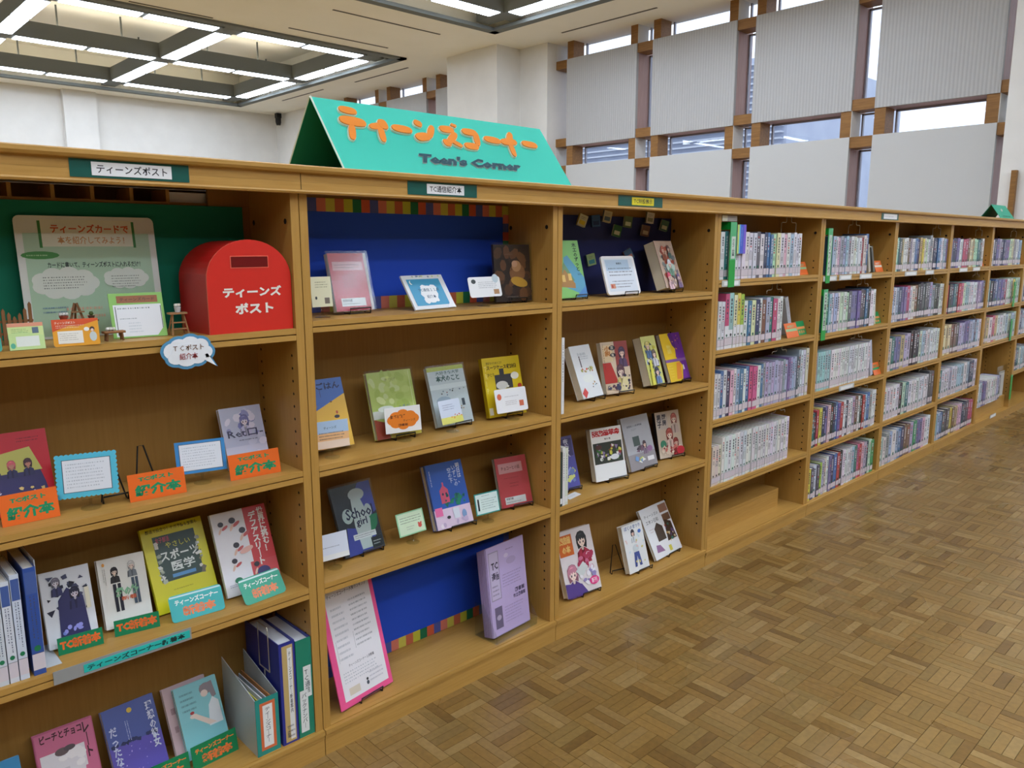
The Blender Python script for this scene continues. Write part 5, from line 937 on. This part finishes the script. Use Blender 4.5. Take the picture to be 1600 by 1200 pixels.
# striped price-like cards
def strp(c1, c2):
    def f(A): A.r(.04, .42, .96, .60, c2); A.t('本紹介', .2, .66, .8, .86, c2) if c1[0] > 150 else A.t('新着本', .14, .10, .86, .34, c2)
    return f
OG = (228, 110, 50); GN = (30, 150, 90); SG = (150, 190, 140)
for x, y, zz, w_, h_, c1, c2, l in ((2.655, .040, SH[3][0], .095, .064, OG, SG, 'orange card at the end of the top shelf, first packed bookcase'), (2.535, .012, SH[3][1], .115, .070, OG, SG, 'orange card beside the grey leaning book'), (2.672, .035, SH[3][1], .085, .068, GN, (226, 150, 90), 'green card with orange stripe at the end of the second shelf'),
        (3.535, .035, SH[4][0], .100, .064, OG, (226, 220, 206), 'orange card before the dark leaning book'), (3.552, .035, SH[4][1], .115, .066, GN, (226, 150, 90), 'green card with orange stripe, second packed bookcase'), (3.562, .012, SH[4][2], .095, .070, OG, GN, 'orange card below the pale blue leaning book'), (5.29, .03, SH[6][0], .085, .066, OG, OG, 'orange card at the end of the fourth packed bookcase top shelf'), (6.18, .03, SH[7][0], .06, .066, OG, OG, 'orange card at the end of the fifth packed bookcase top shelf')):
    card('sign_card', l, x, y, zz, 0, 20, w_, h_, c1, strp(c1, c2))
# green shelf markers standing in front of spines
def marker(x, z, hh, txt, label, low=.55, dep=.10):
    t = thing('shelf_marker', label, 'shelf marker', (x, -.0062, z), group='green shelf markers'); w_ = .046
    g = G(); g.box(-w_ / 2, 0, 0, w_ / 2, .002, hh, (14, 158, 58)); A = Art(g, w_, hh); A.r(0, low, 1, 1, (84, 178, 120)); 
    if txt: A.r(.22, low - .38 if low > .5 else low + .02, .86, low + .36 if low < .6 else .82, (196, 210, 200)); A.t(txt, .34, (low - .34) if low > .5 else low + .06, .74, (low + .32) if low < .6 else .78, (50, 70, 64), True, .03)
    g.put('front_plate', PRINT, t); G().box(-w_ / 2, .0021, hh - .03, -w_ / 2 + .0012, dep, hh, (14, 158, 58)).put('side_flag', PRINT, t)
marker(1.935, SH[3][0] - .030, .262, 'エッセイ・作品集', 'green marker with vertical lettering on the first packed bookcase', .42)
marker(2.812, SH[4][0] - .036, .262, 'ノンフィク', 'green marker with vertical lettering, top shelf of the second packed bookcase', .52)
marker(2.803, SH[4][1] - .030, .250, '日本文学', 'green marker with lettering, second shelf of the second packed bookcase', .58)
marker(6.02, SH[7][1] - .025, .19, '', 'plain green marker, second shelf of the fifth packed bookcase', .9, .004); marker(6.04, SH[7][2] - .025, .17, '', 'plain green marker, third shelf of the fifth packed bookcase', .9, .004); marker(6.21, .13, .20, '', 'plain green marker beside the wooden riser', .92, .004)
o = G().box(-.028, 0, 0, .028, .030, .075, (96, 90, 200)).put('display_tab', PRINT, None, (1.992, -.006, SH[3][0] + .125)); 
bpy.data.objects.remove(o)
t = thing('header_tab', 'blue and violet header tab above the white spines', 'label', (2.005, -.002, SH[3][0] + .105)); g = G(); g.box(-.034, 0, 0, .034, .0015, .118, (120, 90, 206)); A = Art(g, .068, .118); A.r(0, 0, .22, 1, (186, 206, 110)); A.r(.22, 0, .72, 1, (66, 96, 206)); A.r(.22, .0, .34, 1, (96, 190, 226)); A.m(.4, .1, .6, .9, 1, (150, 170, 230), 3, True); g.put('tab_face', PRINT, t)
t = thing('header_tab', 'white and grey tab under the top at the first packed bookcase', 'label', (1.905, -.001, 1.4475)); g = G(); g.box(-.05, 0, 0, .06, .0015, .022, (226, 226, 206)); A = Art(g, .11, .022, 0, -.05); A.r(.34, 0, 1, 1, (166, 160, 156)); g.put('tab_face', PRINT, t)
# clear label holders on shelf edges
def edge(x0, x1, z, label):
    t = thing('edge_label_holder', label, 'label', ((x0 + x1) / 2, -.0022 if z > .2 else -.0145, z), group='small label holders on shelf edges'); q = (x1 - x0) / 2
    G().box(-q, 0, -.027, q, .0018, -.002, (196, 202, 202)).put('holder', PRINT, t); G().box(-q * .8, -.0008, -.022, q * .8, -.0002, -.007, (236, 238, 238)).put('paper_insert', MATTE, t)
edge(1.872, 2.01, SH[3][0], 'label holder under the first packed bookcase marker'); edge(2.775, 2.92, SH[4][0], 'label holder under the marker of the second packed bookcase'); edge(2.95, 3.09, SH[4][0], 'middle label holder, top shelf of the second packed bookcase'); edge(3.19, 3.34, SH[4][0], 'label holder nearest the orange card, second packed bookcase')
edge(3.04, 3.22, SH[4][2], 'label holder below the white series'); edge(3.80, 3.98, SH[5][0], 'first label holder, top shelf of the third packed bookcase'); edge(4.12, 4.26, SH[5][0], 'second label holder, top shelf of the third packed bookcase'); edge(4.72, 4.88, SH[6][0], 'first label holder, top shelf of the fourth packed bookcase'); edge(4.99, 5.14, SH[6][0], 'second label holder, top shelf of the fourth packed bookcase'); edge(5.70, 5.84, .066 + .012, 'small white label on the foot of the fifth packed bookcase')
# hanging wire book dividers
def divider(x, z, label):
    t = thing('wire_divider', label, 'wire divider', (x, .03, z), group='hanging wire book dividers')
    a_, b_ = (.040, .088) if z > 1.4 else (.026, .046)
    for dx, sg in ((-.022, -1), (.022, 1)): G().tube([(dx, .02, 0), (dx, .02, -a_), (dx + sg * .008, .02, -a_ - .005), (dx + sg * .040, .02, -a_ - .005), (dx + sg * .046, .02, -a_ - .010), (dx + sg * .046, .02, -b_)], .0019, 6).put('wire_arm', STEEL, t)
DX = {3: [2.50, 2.40, 2.48, 2.50], 4: [3.20, 3.36, 3.33, 3.46, 3.48], 5: [4.40, 4.40, 4.40, 4.38, 4.38], 6: [5.22, 5.25, 5.25, 5.25, 5.25], 7: [6.05, 6.1]}
for b, l in DX.items():
    for i, x in enumerate(l):
        zz = 1.4995 if i == 0 else SH[b][i - 1] - .0295
        divider(x, zz, 'bent wire divider hanging over the %s shelf of packed bookcase number %s' % (SN[i] if i < 4 else 'bottom', {3: 'one', 4: 'two', 5: 'three', 6: 'four', 7: 'five'}[b]))
t = thing('display_stand', 'grey board stand with clear front on the riser at the far end', 'stand', (6.10, .02, .1664)); G().box(-.07, .02, 0, .07, .024, .20, (196, 194, 186)).put('grey_board', MATTE, t); G().box(-.16, .012, .19, .10, .014, .25).put('clear_flap', ACRYL, t)
